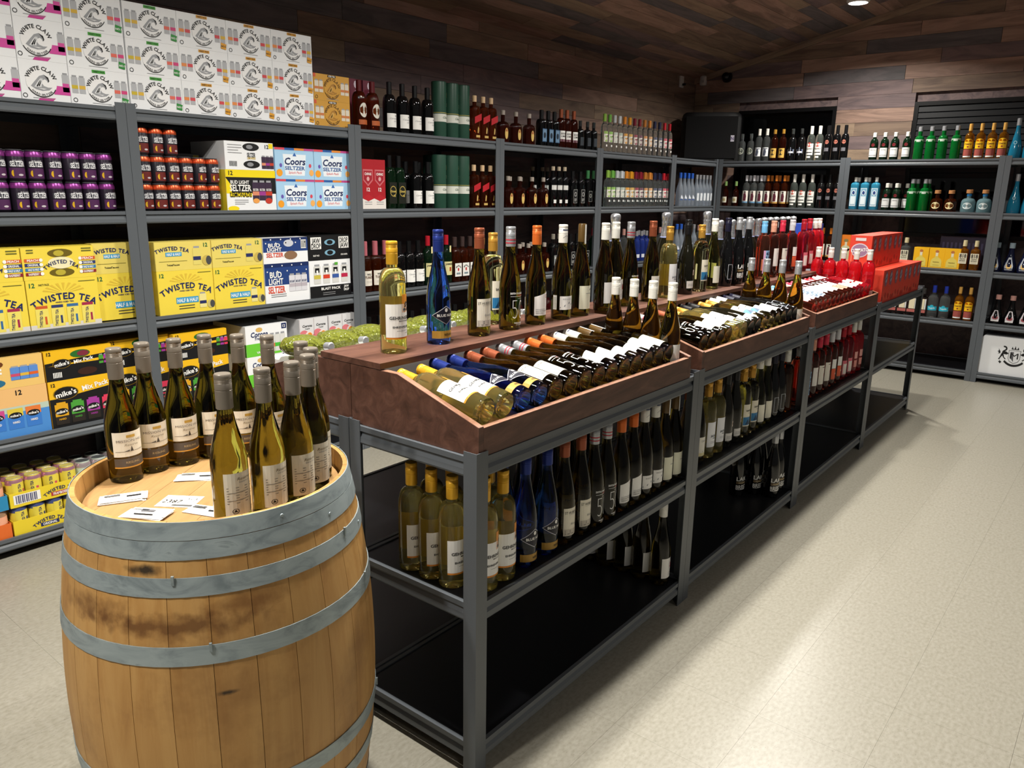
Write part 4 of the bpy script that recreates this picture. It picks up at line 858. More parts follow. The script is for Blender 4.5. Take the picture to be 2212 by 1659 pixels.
carton('claw_gold', 'gold iced tea seltzer carton', .231, .128, .3, i_('c9963c'), lambda A, w, h: (claw('2a2018', None, ('c87a4a', 'c87a4a'), ('c87a4a', 'c87a4a'), 'c9963c', ' ')(A, w, h), A.text('ICED TEA', w*.5, h*.945, .0075, WH, w=.042, l=5), A.rect(0, h*.86, .014, h, i_('d0583a'), 1)))
def a(A, w, h):
    A.rect(0, h*.82, w, h, i_('f0d818'), 0); A.rect(0, h*.42, w, h*.82, BLKI, 0); A.poly([(0, h*.42), (w*.1, h*.42), (w*.1, h*.62), (0, h*.8)], i_('f0d818'), 1); A.text('12', w*.1, h*.92, .02, BLKI)
    A.text('BUD LIGHT', w*.27, h*.7, .016, WH, w=.1); A.text('SELTZER', w*.28, h*.56, .03, WH, w=.115); A.text('LEMONADE', w*.28, h*.39, .022, BLKI, w=.115); A.rect(w*.06, h*.34, w*.5, h*.44, i_('f0d818'), 1); A.lines(w*.15, w*.42, h*.25, .009, 3, GREY, .003)
    for q, c in enumerate(('d88a6a', '9a3a8a', 'c0402a')): mini(A, w*(.58+.135*q), h*.25, .036, h*.5, '3a2a40', c, 1); A.text('SELTZER', w*(.58+.135*q), h*.52, .01, WH, w=.03, l=3)
    A.ell(w*.58, h*.24, .018, .012, i_('e8a050'), 3, 12); A.ell(w*.84, h*.24, .02, .014, i_('c03a2a'), 3, 12); A.ell(w*.12, h*.05, .03, .012, i_('f0d818'), 1, 14)
carton('lemon', 'lemonade seltzer carton with black and yellow bands', .272, .19, .3, Wb, a, side=lambda A, w, h: A.rect(0, 0, w, h, i_('e8d030'), 0))
def a(A, w, h):
    for yy, s_ in ((.82, 1), (.2, -1)): A.ell(w*.53, h*yy, .045, .018, BLKI, 1, 16); A.ell(w*.5, h*yy, .018, .01, i_('8a8c90'), 2, 12)
    A.text('SELTZER', w*.53, h*.54, .02, BLKI, w=.045); A.text('LEMONADE', w*.53, h*.42, .01, i_('c8a810'), w=.045); A.lines(w*.06, w*.34, h*.86, .012, 4, GREY, .003); A.text('12', w*.86, h*.86, .018, BLKI); A.rect(w*.9, h*.8, w*.99, h*.98, i_('f0d818'), 1)
    for q in range(7): A.rect(w*.08+q*.006, h*.12, w*.08+q*.006+.0035, h*.3, BLKI, 1)
    for q, c in enumerate(('d88a6a', '9a3a8a', 'c0402a')): mini(A, w*(.78+.085*q), h*.06, .022, h*.48, '3a2a40', c, 2)
carton('lemon_t', 'white seltzer carton with oval hand holes', .265, .13, .3, Wb, a)
def a(A, w, h):
    A.rect(0, 0, w, h*.9, i_('a8d0ee'), 0)
    for q, c in enumerate(('d84a5a', '2a5aa0', 'e08a3a', 'c04a8a')): A.rect(w*q/4, h*.93, w*(q+1)/4, h, i_(c), 0)
    A.poly([(w*.25, h*.12), (w*.75, h*.12), (w*.8, h*.8), (w*.2, h*.8)], i_('eaf2f8'), 1); A.poly([(w*.45, h*.74), (w*.55, h*.74), (w*.5, h*.86)], i_('3a6ab0'), 2)
    A.text('Coors', w*.5, h*.58, .034, i_('1a2a5a'), w=.125, sh=.15, l=3); A.text('SELTZER', w*.5, h*.36, .018, i_('2a5a9a'), w=.12, l=3); A.text('Splash Pack', w*.5, h*.22, .012, i_('e05a5a'), w=.08, bold=0, sh=.2, l=3)
    A.ell(w*.1, h*.2, .018, .018, i_('f0a02a'), 2, 14); A.ell(w*.93, h*.22, .014, .016, i_('f0b060'), 2, 12); A.ell(w*.9, h*.45, .008, .01, i_('d84a5a'), 2, 10); A.ell(w*.14, h*.44, .008, .01, i_('6a5ab0'), 2, 10)
carton('coors', 'sky blue seltzer carton with fruit', .232, .152, .3, i_('9cc8ea'), a)
SUN = i_('dcba3e')
def tea(half=True, party=False):
    def a(A, w, h):
        [A.poly([(w*.5+math.cos(t_)*h*.08, h*.7+math.sin(t_)*h*.05), (w*.5+math.cos(t_-.07)*h*.42, h*.7+math.sin(t_-.07)*h*.22), (w*.5+math.cos(t_+.07)*h*.42, h*.7+math.sin(t_+.07)*h*.22)], SUN, 1) for t_ in [.35+.3*q for q in range(9)]]; A.arc('TWISTED TEA', w*.5, -h*.55, h*1.2, .027, NAVY, 90, l=3, sp=1.0); A.text('HARD ICED TEA', w*.5, h*.53, .006, NAVY, w=.07); A.text('12', w*.08, h*.9, .018, i_('2a6a3a')); A.lines(w*.72, w*.96, h*.92, .01, 1, i_('6a6a2a'), .003)
        if half:
            A.rect(w*.3, h*.24, w*.7, h*.38, i_('3a9ac8'), 2); A.text('HALF & HALF', w*.5, h*.31, .017, WH, w=.1, l=3); A.lines(w*.34, w*.62, h*.17, .012, 2, i_('4a4a3a'), .004); mini(A, w*.78, h*.1, .034, h*.36, 'e8dc90', '2a3060', 2); A.ell(w*.92, h*.17, .018, .02, i_('c8b870'), 3, 14); A.ell(w*.95, h*.17, .012, .018, i_('4a4a4a'), 4, 14)
        else:
            A.rect(0, 0, w, h*.1, i_('d8d4cc'), 2); A.text('PARTY PACK', w*.24, h*.9, .008, i_('5a5a2a'), w=.04)
            for q, (c, c2) in enumerate((('e8d868', 'c85a2a'), ('e8d868', '303a6a'), ('e8d868', '3a6a9a'), ('e8d868', 'a02a4a'))): x = w*(.17+.215*q); A.rect(x-.024, h*.04, x+.024, h*.42, i_(c), 3); A.rect(x-.022, h*.42, x+.022, h*.48, i_(c2), 3); A.text('TWISTED TEA', x-.006, h*.22, .011, NAVY, w=h*.34, rot=84, l=4); A.rect(x+.008, h*.1, x+.016, h*.26, i_(c2), 4)
    return a
def teat(A, w, h):
    A.arc('TWISTED TEA', w*.3, -h*.9, h*1.68, .017, NAVY, 90, l=3); A.rect(w*.18, h*.5, w*.46, h*.64, i_('3a9ac8'), 2); A.text('HALF & HALF', w*.32, h*.57, .012, WH, w=.065, l=3); A.lines(w*.06, w*.55, h*.32, .008, 1, i_('6a6a2a'), .0015); A.text('TwistedTea.com', w*.3, h*.2, .008, i_('3a3a2a'), w=.06); A.text('12', w*.9, h*.86, .018, i_('2a6a3a'))
    mini(A, w*.73, h*.16, .038, h*.66, 'e0d070', '2a3060', 2); A.ell(w*.9, h*.3, .022, .024, i_('c8b058'), 3, 14); A.ell(w*.94, h*.3, .014, .021, i_('4a4a4a'), 4, 14)
def teap(A, w, h):
    for yy in (.8, .2): A.ell(w*.52, h*yy, .048, .017, i_('6a5a18'), 1, 18); A.ell(w*.5, h*yy, .02, .012, i_('b8a838'), 2, 12)
    A.ell(w*.52, h*.5, .05, .024, i_('ece4b8'), 2, 20); A.arc('TWISTED TEA', w*.52, h*.5-.09, .095, .015, NAVY, 90, l=4)
    for q, (c, t1) in enumerate((('d0602a', 'PEACH'), ('303a6a', 'ORIGINAL'), ('3a7aa8', 'HALF & HALF'), ('8a2a2a', 'RASPBERRY'))):
        for x in (.14, .9): A.rect(w*x-.03, h*(.56-.14*q), w*x+.03, h*(.66-.14*q), i_(c), 2); A.text(t1, w*x, h*(.61-.14*q), .009, WH, w=.04, l=3); A.ell(w*x+(.03 if x < .5 else -.03), h*(.61-.14*q), .007, .007, WH, 4, 10)
    A.lines(w*.07, w*.16, h*.9, .01, 2, i_('6a6a2a'), .005); A.lines(w*.82, w*.96, h*.9, .01, 2, i_('6a6a2a'), .005)
carton('tea_h', 'yellow iced tea carton with half and half banner', .272, .2, .3, YEL, tea())
carton('tea_p', 'yellow iced tea carton picturing four cans', .275, .2, .3, YEL, tea(False))
carton('tea_ht', 'low yellow iced tea carton top with two pictured cans', .272, .129, .3, i_('e4d06a'), teat)
carton('tea_pt', 'low yellow iced tea party carton with hand holes and flavour bars', .275, .129, .3, YEL, teap)
carton('tea_hn', 'yellow tea carton', .247, .2, .3, YEL, tea()); carton('tea_htn', 'yellow tea carton', .247, .129, .3, i_('e4d06a'), teat)
def bud(top):
    def a(A, w, h):
        A.rect(0, h*.45, w, h, i_('24407c'), 0); A.rect(0, h*.9, w, h, i_('1a2c5c'), 1)
        for q in range(9): A.ell(w*(.06+.11*q), h*(.94 if q % 2 else .8), .004, .004, WH, 2, 6)
        A.text('BUD', w*.24, h*.72, h*.15, WH, w=.07, l=3); A.text('LIGHT', w*.24, h*.55, h*.15, WH, w=.085, l=3); A.text('SELTZER', w*.25, h*.34, h*.17, i_('d8503a'), w=.1, l=3)
        if top: A.ell(w*.56, h*.78, .03, .018, i_('c8ccd4'), 2, 14); A.ell(w*.6, h*.3, .04, .022, i_('8a6a50'), 2, 14); A.rect(w*.84, h*.55, w*.96, h*.9, WH, 2); [A.rect(w*.85+q*.006, h*.58, w*.85+q*.006+.003, h*.87, BLKI, 3) for q in range(5)]
        else:
            A.lines(w*.12, w*.46, h*.2, .01, 2, GREY, .004)
            for q in range(3): mini(A, w*(.6+.14*q), h*.26, .036, h*.46, 'd8d8de', 'b8b0b8', 3); A.text('BUD LIGHT', w*(.6+.14*q), h*.52, .011, NAVY, w=.03, l=5)
    return a
carton('bud_b', 'blue and white seltzer carton picturing three cans', .268, .2, .3, Wb, bud(False)); carton('bud_t', 'low blue and white seltzer carton with hand hole', .268, .127, .3, Wb, bud(True))
def a(A, w, h):
    A.rect(0, 0, w, h*.32, BLKI, 0); A.text('BLAST PACK', w*.5, h*.24, .014, WH, w=.13); A.text('JAW', w*.88, h*.26, .013, WH, w=.035); A.text('DROP', w*.88, h*.17, .013, WH, w=.035); A.lines(w*.3, w*.6, h*.12, .01, 2, GREY, .003)
    for q, c in enumerate(('c8b84a', 'd0402a', '3a5aa0', 'b8284a')): x = w*(.18+.22*q); mini(A, x, h*.38, .044, h*.52, 'd4d4d0', c, 2); A.rect(x-.014, h*.68, x+.014, h*.8, BLKI, 4); A.rect(x-.006, h*.62, x+.006, h*.74, WH, 5)
    A.rect(w*.6, h*.86, w*.68, h*.93, i_('5aa83a'), 6)
carton('jaw_b', 'white and black drink carton picturing four bright cans', .275, .2, .3, Wb, a)
def a(A, w, h):
    for x, t1, t2 in ((.17, 'JAW', 'DROP'), (.84, 'DROP', 'JAW')): A.rect(w*x-.034, h*.46, w*x+.034, h*.94, WH, 1); A.text(t1, w*x, h*.8, .026, BLKI, w=.055); A.text(t2, w*x, h*.59, .026, BLKI, w=.06)
    for yy in (.72, .3): A.ell(w*.5, h*yy, .036, .016, i_('7aa8c0'), 1, 16); A.ell(w*.5, h*yy, .02, .012, BLKI, 2, 12)
    A.text('BLAST PACK', w*.17, h*.2, .008, WH, w=.04); A.text('XTRA NORTE', w*.84, h*.2, .008, WH, w=.045)
carton('jaw_t', 'low black drink carton with white lettered tags', .275, .13, .3, BLKI, a)
def mike(top):
    def a(A, w, h):
        A.rect(0, 0, w, h*(.5 if top else .62), BLKI, 0); A.poly([(0, h*.5), (w, h*.62), (w, h*.75), (0, h*.6)], BLKI, 1)
        A.ell(w*.24, h*.72 if not top else h*.55, .05 if not top else .036, .028 if not top else .02, BLKI, 2, 18); A.ell(w*.24, h*.72 if not top else h*.55, .05 if not top else .036, .028 if not top else .02, i_('8a6a10'), 3, 18, inner=.93)
        A.text("mike's", w*.24, h*.72 if not top else h*.55, .022 if not top else .016, WH, w=.082 if not top else .058, rot=8, l=4); A.text('Mix Pack', w*.68 if not top else w*.56, h*.8 if not top else h*.6, .022 if not top else .015, WH, w=.11 if not top else .08, rot=8, l=4)
        A.text('12', w*.07, h*.92, .014, BLKI, l=4)
        if not top:
            for q, (c, n1) in enumerate((('d8a020', 'HARD'), ('4a9a3a', 'HARD'), ('a03a98', 'HARD'), ('d83a5a', 'HARD'))): x = w*(.15+.235*q); A.rect(x-.026, h*.08, x+.026, h*.5, i_(c), 3); A.rect(x-.026, h*.06, x+.026, h*.24, i_('2a2420'), 4); A.ell(x, h*.34, .026, .014, BLKI, 5, 14); A.text("mike's", x, h*.34, .012, WH, w=.044, rot=6, l=6); A.text(n1, x, h*.18, .008, i_(c), w=.028, l=6); A.rect(x-.018, h*.5, x+.018, h*.54, i_(c), 3)
        else:
            A.ell(w*.52, h*.82, .04, .016, i_('2a6a2a'), 2, 16); A.ell(w*.56, h*.82, .024, .012, i_('7a2a3a'), 3, 12); A.ell(w*.6, h*.2, .04, .016, i_('3a2018'), 2, 16)
            for q, c in enumerate(('4a9a3a', 'a03a98', 'd83a5a')): mini(A, w*(.82+.075*q), h*.38, .018, h*.32, c, '2a2420', 3)
            [A.rect(w*.1+q*.006, h*.1, w*.1+q*.006+.0035, h*.28, WH, 3) for q in range(6)]
    return a
MY = i_('ecb81e')
carton('mik_b', 'black and yellow mixed lemonade carton picturing cans', .272, .2, .3, MY, mike(False)); carton('mik_t', 'low black and yellow lemonade carton with hand hole', .272, .126, .3, MY, mike(True))
def mblue(top):
    def a(A, w, h):
        if top: A.ell(w*.3, h*.8, .05, .018, i_('6a3a1a'), 1, 16); A.ell(w*.3, h*.2, .05, .018, i_('2a6a8a'), 1, 16); A.lines(w*.2, w*.45, h*.6, .014, 3, WH, .008); [mini(A, w*(.62+.12*q), h*.25, .034, h*.45, '5a8ad0', c, 2) for q, c in enumerate(('c84a6a', 'd8b040', 'd8602a'))]
        else:
            A.rect(0, 0, w, h*.5, i_('4a8ad0'), 0); A.rect(0, h*.5, w, h*.62, i_('b8c8b8'), 0); A.text('12', w*.62, h*.9, .02, BLKI)
            for q, c in enumerate(('c84a8a', 'd8c040', 'e07a3a')): x = w*(.3+.24*q); A.rect(x-.028, h*.16, x+.028, h*.52, i_('3a78c8'), 2); A.rect(x-.028, h*.42, x+.028, h*.58, i_(c), 3); A.ell(x, h*.44, .024, .013, BLKI, 4, 14); A.text("mike's", x, h*.44, .01, WH, w=.038, l=5); A.text('HARD', x, h*.3, .009, WH, w=.026, l=5)
    return a
carton('mbl_b', 'peach and blue lemonade carton picturing cans', .275, .2, .3, i_('e8b878'), mblue(False)); carton('mbl_t', 'low peach lemonade carton with oval hand holes', .275, .126, .3, i_('e8c070'), mblue(True))
def a(A, w, h):
    A.rect(0, 0, w, h*.42, i_('6cc83a'), 0); A.text('Corona', w*.32, h*.72, .026, i_('1a2a5a'), w=.1, sh=.1); A.text('Tropical', w*.32, h*.58, .014, i_('1a2a5a'), w=.06, sh=.2); A.rect(w*.86, h*.8, w*.98, h*.98, i_('1a2a5a'), 1); A.text('12', w*.92, h*.89, .014, WH); A.ell(w*.32, h*.86, .02, .012, i_('d8b060'), 1, 10); A.text('VARIETY', w*.36, h*.12, .012, WH, w=.06)
    for q, c in enumerate(('e07a4a', '4ab83a', 'e89a7a')): mini(A, w*(.62+.13*q), h*.08, .03, h*.62, 'd8d8d4', c, 2)
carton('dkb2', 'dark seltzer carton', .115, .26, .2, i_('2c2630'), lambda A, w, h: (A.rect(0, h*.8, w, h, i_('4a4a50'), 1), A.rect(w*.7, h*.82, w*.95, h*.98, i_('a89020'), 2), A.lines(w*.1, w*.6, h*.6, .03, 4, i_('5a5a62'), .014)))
carton('cor_g', 'white and green tropical drink carton', .245, .157, .3, Wb, a, side=lambda A, w, h: (A.rect(0, 0, w, h*.42, i_('3a6a2a'), 0),))
def a(A, w, h):
    A.rect(0, 0, w, h*.45, i_('d87a80'), 0)
    for q in range(2):
        x = w*(.27+.48*q); A.ell(x-w*.12, h*.5, w*.14, h*.12, i_('d87a80'), 1, 12); A.text('Corona', x, h*.76, .013, i_('2a2a2a'), w=.062, sh=.1); A.text('Tropical', x, h*.66, .006, i_('2a2a2a'), w=.03); A.ell(x+.01, h*.4, .026, .026, i_('ecd8d0'), 2, 16); A.ell(x+.014, h*.42, .016, .016, i_('e08a2a'), 3, 14); A.ell(x-.002, h*.36, .01, .012, i_('8aa858'), 3, 10); A.rect(w*(.5*q), 0, w*(.5*q)+.0012, h, i_('8a6a6a'), 3)
carton('cor_p', 'pink and white tropical six pack', .186, .157, .2, i_('d8d8da'), a)
def a(A, w, h):
    A.rect(0, 0, w, h*.22, i_('e6e0da'), 0); A.poly([(0, h*.22), (w*.5, h*.16), (w, h*.22), (w*.5, h*.3)], RED, 1); A.poly([(w*.1, h*.8), (w*.9, h*.8), (w*.9, h*.58), (w*.5, h*.46), (w*.1, h*.58)], i_('c86a70'), 1); A.poly([(w*.16, h*.77), (w*.84, h*.77), (w*.84, h*.6), (w*.5, h*.5), (w*.16, h*.6)], i_('a02030'), 2); A.text('CHIVAS', w*.5, h*.71, .014, WH, w=.048, l=3); A.ell(w*.5, h*.61, .01, .012, i_('d8a0a0'), 3, 12); A.text('12', w*.5, h*.4, .02, WH, w=.022, l=3); A.lines(w*.2, w*.8, h*.14, .012, 2, GREY, .003)
carton('red_gift', 'red and white whisky gift box', .088, .27, .09, i_('a81c26'), a, name='gift_box', cat='box')
carton('mag_gift', 'dark magenta whisky gift box', .088, .28, .09, i_('6a2438'), lambda A, w, h: (A.ell(w*.5, h*.9, .014, .02, i_('d8c8d4'), 1, 8), A.ell(w*.5, h*.74, .012, .014, i_('b890a8'), 1, 10)), name='gift_box', cat='box')
def clam(A, w, h):
    for q in range(2):
        x = w*(.27+.46*q); A.ell(x, h*.72, .034, .045, i_('8a5a6a'), 1, 16); A.ell(x, h*.75, .026, .028, i_('a89aa8'), 2, 14); A.text('CLAMATO', x, h*.74, .012, i_('4a3a6a'), w=.046, rot=24, l=3); A.poly([(x-.03, h*.48), (x+.03, h*.56), (x+.03, h*.55), (x-.03, h*.47)], i_('e86a50'), 1)
    for q in range(7): A.ell(w*(.08+.14*q), h*(.12+.05*(q % 3)), .018, .016, i_('d8583e' if q % 2 else 'b02a1a'), 1, 8)
def clams(A, w, h):
    A.rect(w*.25, h*.84, w*.72, h*.93, i_('d8d4d4'), 1); A.ell(w*.48, h*.55, .05, .042, i_('d8ccd4'), 1, 18); A.ell(w*.48, h*.55, .044, .036, i_('9a7a98'), 2, 18); A.text('CLAMATO', w*.48, h*.56, .02, WH, w=.1, rot=8, l=3); A.rect(w*.1, h*.2, w*.16, h*.5, i_('e87a60'), 1)
for k_, d_ in (('clam', .2), ('clam_u', .125)): carton(k_, 'red tomato juice case', .245, .194, d_, i_('dc4430'), clam, clams, name='juice_case', cat='case')
carton('rbull', 'blue and silver energy drink case', .17, .22, .14, i_('2a4cb0'), lambda A, w, h: (A.poly([(0, h*.1), (w*.5, h*.55), (w*.5, h*.8), (0, h*.4)], i_('c4c6d0'), 1), A.poly([(w*.5, h*.1), (w, h*.55), (w, h*.8), (w*.5, h*.4)], i_('b4b6c4'), 1)), lambda A, w, h: A.poly([(0, h*.1), (w, h*.6), (w, h*.85), (0, h*.35)], i_('c4c6d0'), 1), name='drink_case', cat='case')
carton('patron', 'yellow tequila box picturing a bottle', .118, .165, .12, i_('efb416'), lambda A, w, h: (A.ell(w*.5, h*.3, .042, .04, i_('e0cc60'), 1, 18), A.rect(w*.5-.042, h*.06, w*.5+.042, h*.3, i_('e0cc60'), 1), A.poly([(w*.36, h*.5), (w*.64, h*.5), (w*.58, h*.62), (w*.42, h*.62)], i_('dcc860'), 2), A.rect(w*.42, h*.6, w*.58, h*.78, i_('e4dcc0'), 2), A.ell(w*.5, h*.83, .014, .012, i_('b8703a'), 2, 12), A.text('TEQUILA', w*.5, h*.3, .008, i_('6a5a1a'), w=.05, l=3), A.lines(w*.3, w*.7, h*.14, .01, 1, i_('8a7a2a'), .002)), name='gift_box', cat='box')
carton('orng', 'orange tequila box picturing a bottle', .1, .24, .1, i_('e07a22'), lambda A, w, h: (A.rect(0, 0, w, h*.5, i_('c8c49a'), 1), A.ell(w*.5, h*.5, .038, .03, i_('c8c49a'), 1, 14), A.rect(w*.4, h*.55, w*.6, h*.75, i_('d8d0b0'), 2), A.ell(w*.5, h*.8, .02, .014, i_('8a7a4a'), 2, 12)), name='gift_box', cat='box')
def tray(key, what, w, c, t1, t2, bar=False):
    C = i_(c); b_ = Bx()
    for p, q in (((0, 0, 0), (w, .2, .0015)), ((0, 0, .0015), (w, .0015, .062)), ((0, .1985, .0015), (w, .2, .062)), ((0, .0015, .0015), (.0015, .1985, .062)), ((w-.0015, .0015, .0015), (w, .1985, .062))): b_.box(p, q, C)
    A = Art()
    if bar: A.rect(w*.05, .012, w*.42, .052, WH, 1); [A.rect(w*.08+q*.0075, .015, w*.08+q*.0075+.004*(1+q % 2*.4), .049, i_('5a5a7a'), 2) for q in range(11)]
    if t1: A.arc(t1, w*(.7 if bar else .5), -.06, .1, .014, NAVY, 90, l=3); A.rect(w*(.7 if bar else .5)-.036, .01, w*(.7 if bar else .5)+.036, .026, i_('b03a3a' if bar else '2a3060'), 2); A.text(t2, w*(.7 if bar else .5), .018, .011, WH, w=.055, l=3)
    K_[key] = dict(what=what, parts=[('tray_body', b_.mesh('tray_body')), ('front_print', A.mesh('front_print', flat(0)))] if A.P else [('tray_body', b_.mesh('tray_body'))], name='can_tray', cat='tray', H=.062, R=w/2, w=w, d=.2)
tray('tr_y1', 'yellow cardboard can tray lettered original', .272, 'e6cc30', 'TWISTED TEA', 'ORIGINAL'); tray('tr_y2', 'yellow cardboard can tray with barcode', .272, 'e6cc30', 'TWISTED TEA', 'FRAMBOISE', True)
tray('tr_o', 'orange cardboard can tray', .272, 'dd6a2a', '', ''); tray('tr_b', 'blue cardboard can tray', .272, '2a86b4', '', '')
# ================================================================ stocking the long wall
def shelf_y(back=0.): return YS+.022+back
def cart(key, x, z, where, back=0., dz=0.):
    straddle = back == .03 or back == .035
    pend('carton%.2f/%.2f' % (z, dz), x, key, (x, shelf_y(back), z-.003+.0008+dz+(.0032 if straddle else 0)), where)
for q in range(3):
    up = ('bottom', 'middle', 'top')[q]+' tier above the shelving'
    cart('claw_m', 1.066, LV[0], up, dz=q*.1494); cart('claw_m', 1.2445, LV[0], up, dz=q*.1494); cart('claw_g', 1.423, LV[0], up, dz=q*.1414); cart('claw_g', 1.6605, LV[0], up, dz=q*.1414)
    for x in (1.8935, 2.1295, 2.3655): cart('claw_o', x, LV[0], up, dz=q*.1414)
for q in range(2): cart('claw_gold', 2.6025, LV[0], ('under its twin', 'on top of its twin')[q]+' above the shelving', dz=q*.1284)
def cans(key, x0, n, pitch, z, where, rows=1, y0=.035):
    for r in range(rows):
        for q in range(n): pend('can%.3f/%.2f/%d' % (z, y0, r), x0+q*pitch, key, (x0+q*pitch, YS+y0+.033+r*.067, z), where+('' if r == 0 else ' rear row'), rnd.uniform(-.2, .5))
L2 = LV[1]-.0025
cans('can_p', 1.071, 8, .0672, L2, 'in the lower layer'); cans('can_p', 1.071, 8, .0672, L2+.1192, 'in the upper layer', 2)
cans('can_p', 1.071, 8, .0672, L2, 'in the lower layer rear row', 1, .102)
w_ = 'beside the lemonade cartons'
cans('can_o', 1.706, 6, .0652, L2, 'in the lowest layer'); cans('can_o', 1.706, 6, .0652, L2+.1192, 'in the second layer'); cans('can_o', 1.706, 3, .0652, L2+.2384, 'in the short top layer')
cart('lemon', 2.074, LV[1], 'between cans and blue cartons'); cart('lemon_t', 2.078, LV[1], 'on the lemonade carton', dz=.1904)
for q in range(2):
    for x in (2.3495, 2.5845): cart('coors', x, LV[1], ('below', 'on')[q]+' its twin', dz=q*.1524)
lo, hi = 'lower row, third shelf', 'upper row, third shelf'
cart('tea_p', .890, LV[2], lo); cart('tea_p', 1.168, LV[2], lo); cart('tea_pt', .888, LV[2], hi, dz=.2004); cart('tea_pt', 1.166, LV[2], hi, dz=.2004)
cart('tea_hn', 1.447, LV[2], 'behind the post', .03); cart('tea_htn', 1.447, LV[2], 'behind the post, upper row', .03, .2004)
for x in (1.7, 1.975): cart('tea_h', x, LV[2], lo); cart('tea_ht', x, LV[2], hi, dz=.2004)
cart('bud_b', 2.252, LV[2], lo); cart('bud_t', 2.252, LV[2], hi, dz=.2004); cart('jaw_b', 2.524, LV[2], lo); cart('jaw_t', 2.526, LV[2], hi, dz=.2004)
f4 = 'on the fourth shelf'
cart('mbl_b', .920, LV[3], f4); cart('mbl_t', .918, LV[3], f4, dz=.2004); cart('mik_b', 1.2, LV[3], f4); cart('mik_t', 1.198, LV[3], f4, dz=.2004); cart('mik_b', 1.474, LV[3], f4, .035); cart('mik_t', 1.472, LV[3], f4, .035, .2004)
cart('mik_b', 1.749, LV[3], f4); cart('mik_t', 1.749, LV[3], f4, dz=.2004)
for q in range(2): cart('cor_g', 2.128, LV[3], ('below', 'on')[q]+' its twin by pink packs', .01, q*.1574)
for q in range(2):
    for x in (2.45, 2.642): cart('cor_p', x, LV[3], ('below', 'on')[q]+' its twin, shelf end', .01, q*.1574)
z5 = LV[4]-.0025
for (k1, k2, x) in (('tr_o', 'tr_b', .724), ('tr_y1', 'tr_y2', 1.003)):
    for q, k in enumerate((k1, k2)):
        put(k, (x, shelf_y(-.003), z5+q*.1205), K_[k]['what']+' of the bottom shelf', None)
        for r in range(3):
            for c in range(4): pend('tray%d%d%d' % (x*10, q, r), c, 'can_t' if x < 1 else ('can_b', 'can_y')[q], (x+.034+c*.068, shelf_y(-.003)+.034+r*.066, z5+q*.1205+.0018), ('lower', 'upper')[q]+' tray, '+('front', 'second', 'third')[r]+' row', rnd.uniform(-.4, .6))
cans('can_m', 1.312, 4, .068, z5, 'bottom shelf, lower layer', 2); cans('can_m', 1.312, 4, .068, z5+.1195, 'bottom shelf, upper layer', 2)
def row(key, us, lev, where, back=.0, rz=0., zoff=.12):
    z = LV[lev]-.0022; R = K_[key]['R']
    for u in us:
        y = YS+.03+R+back; x = on_x(u, y, z+zoff); pend('long%d/%d' % (lev, back > .03), x, key, (x, y, z), where, rz)
tw_ = 'on the long wall top'; sw_ = 'on the second shelf'; th_ = 'on the third shelf'
row('chiv', (776, 804), 0, tw_); row('cclub', (841, 869, 896, 923), 0, tw_); row('tube', (948, 974.5, 998.5), 0, tw_); row('redlab', (1024.5, 1043, 1060), 0, tw_)
for u in (757, 786): put('mag_gift', (on_x(u, YS+.2, 2)-.03, YS+.17, LV[0]-.002), 'dark magenta whisky gift box behind the amber whisky'+(', by the gold cartons' if u < 770 else ', by the black whisky'), 'magenta gift boxes')
row('crown', (1086, 1114, 1142.5), 0, tw_); row('bluelab', (1169, 1183.5, 1197), 0, tw_); row('soco', (1211, 1224, 1238.5), 0, tw_); row('darkmini', (1253, 1268.6, 1282), 0, tw_)
for q in range(14):
    row('fr%d' % q, (1305+10.72*q,), 0, tw_); row('fr%d' % q, (1311+10.05*q,), 1, sw_); row('fr%d' % q, (1316+10.0*q,), 1, 'rear row, second shelf', .075)
for x in (782, 807.5): put('red_gift', (on_x(x, YS+.03, 1.5), YS+.03, LV[1]-.002), 'red and white whisky gift box on the second shelf, '+('by the shelf post' if x < 790 else 'by the green whisky'), 'red whisky gift boxes')
row('grant', (841, 861), 1, sw_); row('cclub', (898, 924), 1, sw_); row('cclub', (876, 905), 1, 'rear row, second shelf', .09); row('tube', (948, 974.5, 998.5), 1, sw_); row('tube', (930,), 1, 'behind the others', .12); row('redlab', (1023, 1041.5, 1058.5), 1, sw_)
row('crown', (1097, 1122, 1148.5, 1173), 1, sw_); row('crown', (1101, 1124, 1149), 1, 'rear row, second shelf', .1); row('tallw', (1193.5, 1206, 1218.5), 1, sw_); row('tallw', (1150, 1172, 1180), 1, 'behind the decanters', .2); row('jackd', (1236, 1252.5), 1, sw_); row('jackg', (1268.6, 1281), 1, sw_)
row('goose', (1468, 1476.6, 1485.2, 1493), 1, 'in the corner shelving'); row('frost', (1503, 1510.3, 1517.6, 1524.8, 1532), 1, 'in the corner shelving')
row('turkey', (793, 810, 829), 2, th_); row('cclub', (864, 882, 903), 2, th_); row('jame', (924, 967.5), 2, th_); row('beam', (982, 996, 1012.5), 2, th_); row('creek', (1042, 1061), 2, th_)
row('crown', (1096, 1122, 1141, 1176), 2, th_); row('crown', (1108, 1130, 1150, 1160), 2, 'rear row, third shelf', .1); row('gry', (1193, 1207), 2, th_); row('jackd', (1231, 1245, 1262), 2, th_); row('jame', (1280,), 2, 'beside the post')
row('copv', (1318, 1333, 1346), 2, 'before the blue vodka'); row('bluv', (1374, 1384.5, 1395), 2, 'front row, third shelf'); row('bluv', (1378, 1389), 2, 'rear row, third shelf', .08); row('copv', (1410, 1424, 1438), 2, 'past the blue vodka')
row('goose', (1460, 1469), 2, 'in the corner third shelf'); row('frost', (1479, 1488, 1497), 2, 'in the corner third shelf'); row('copv', (1507, 1515), 2, 'in the corner third shelf')
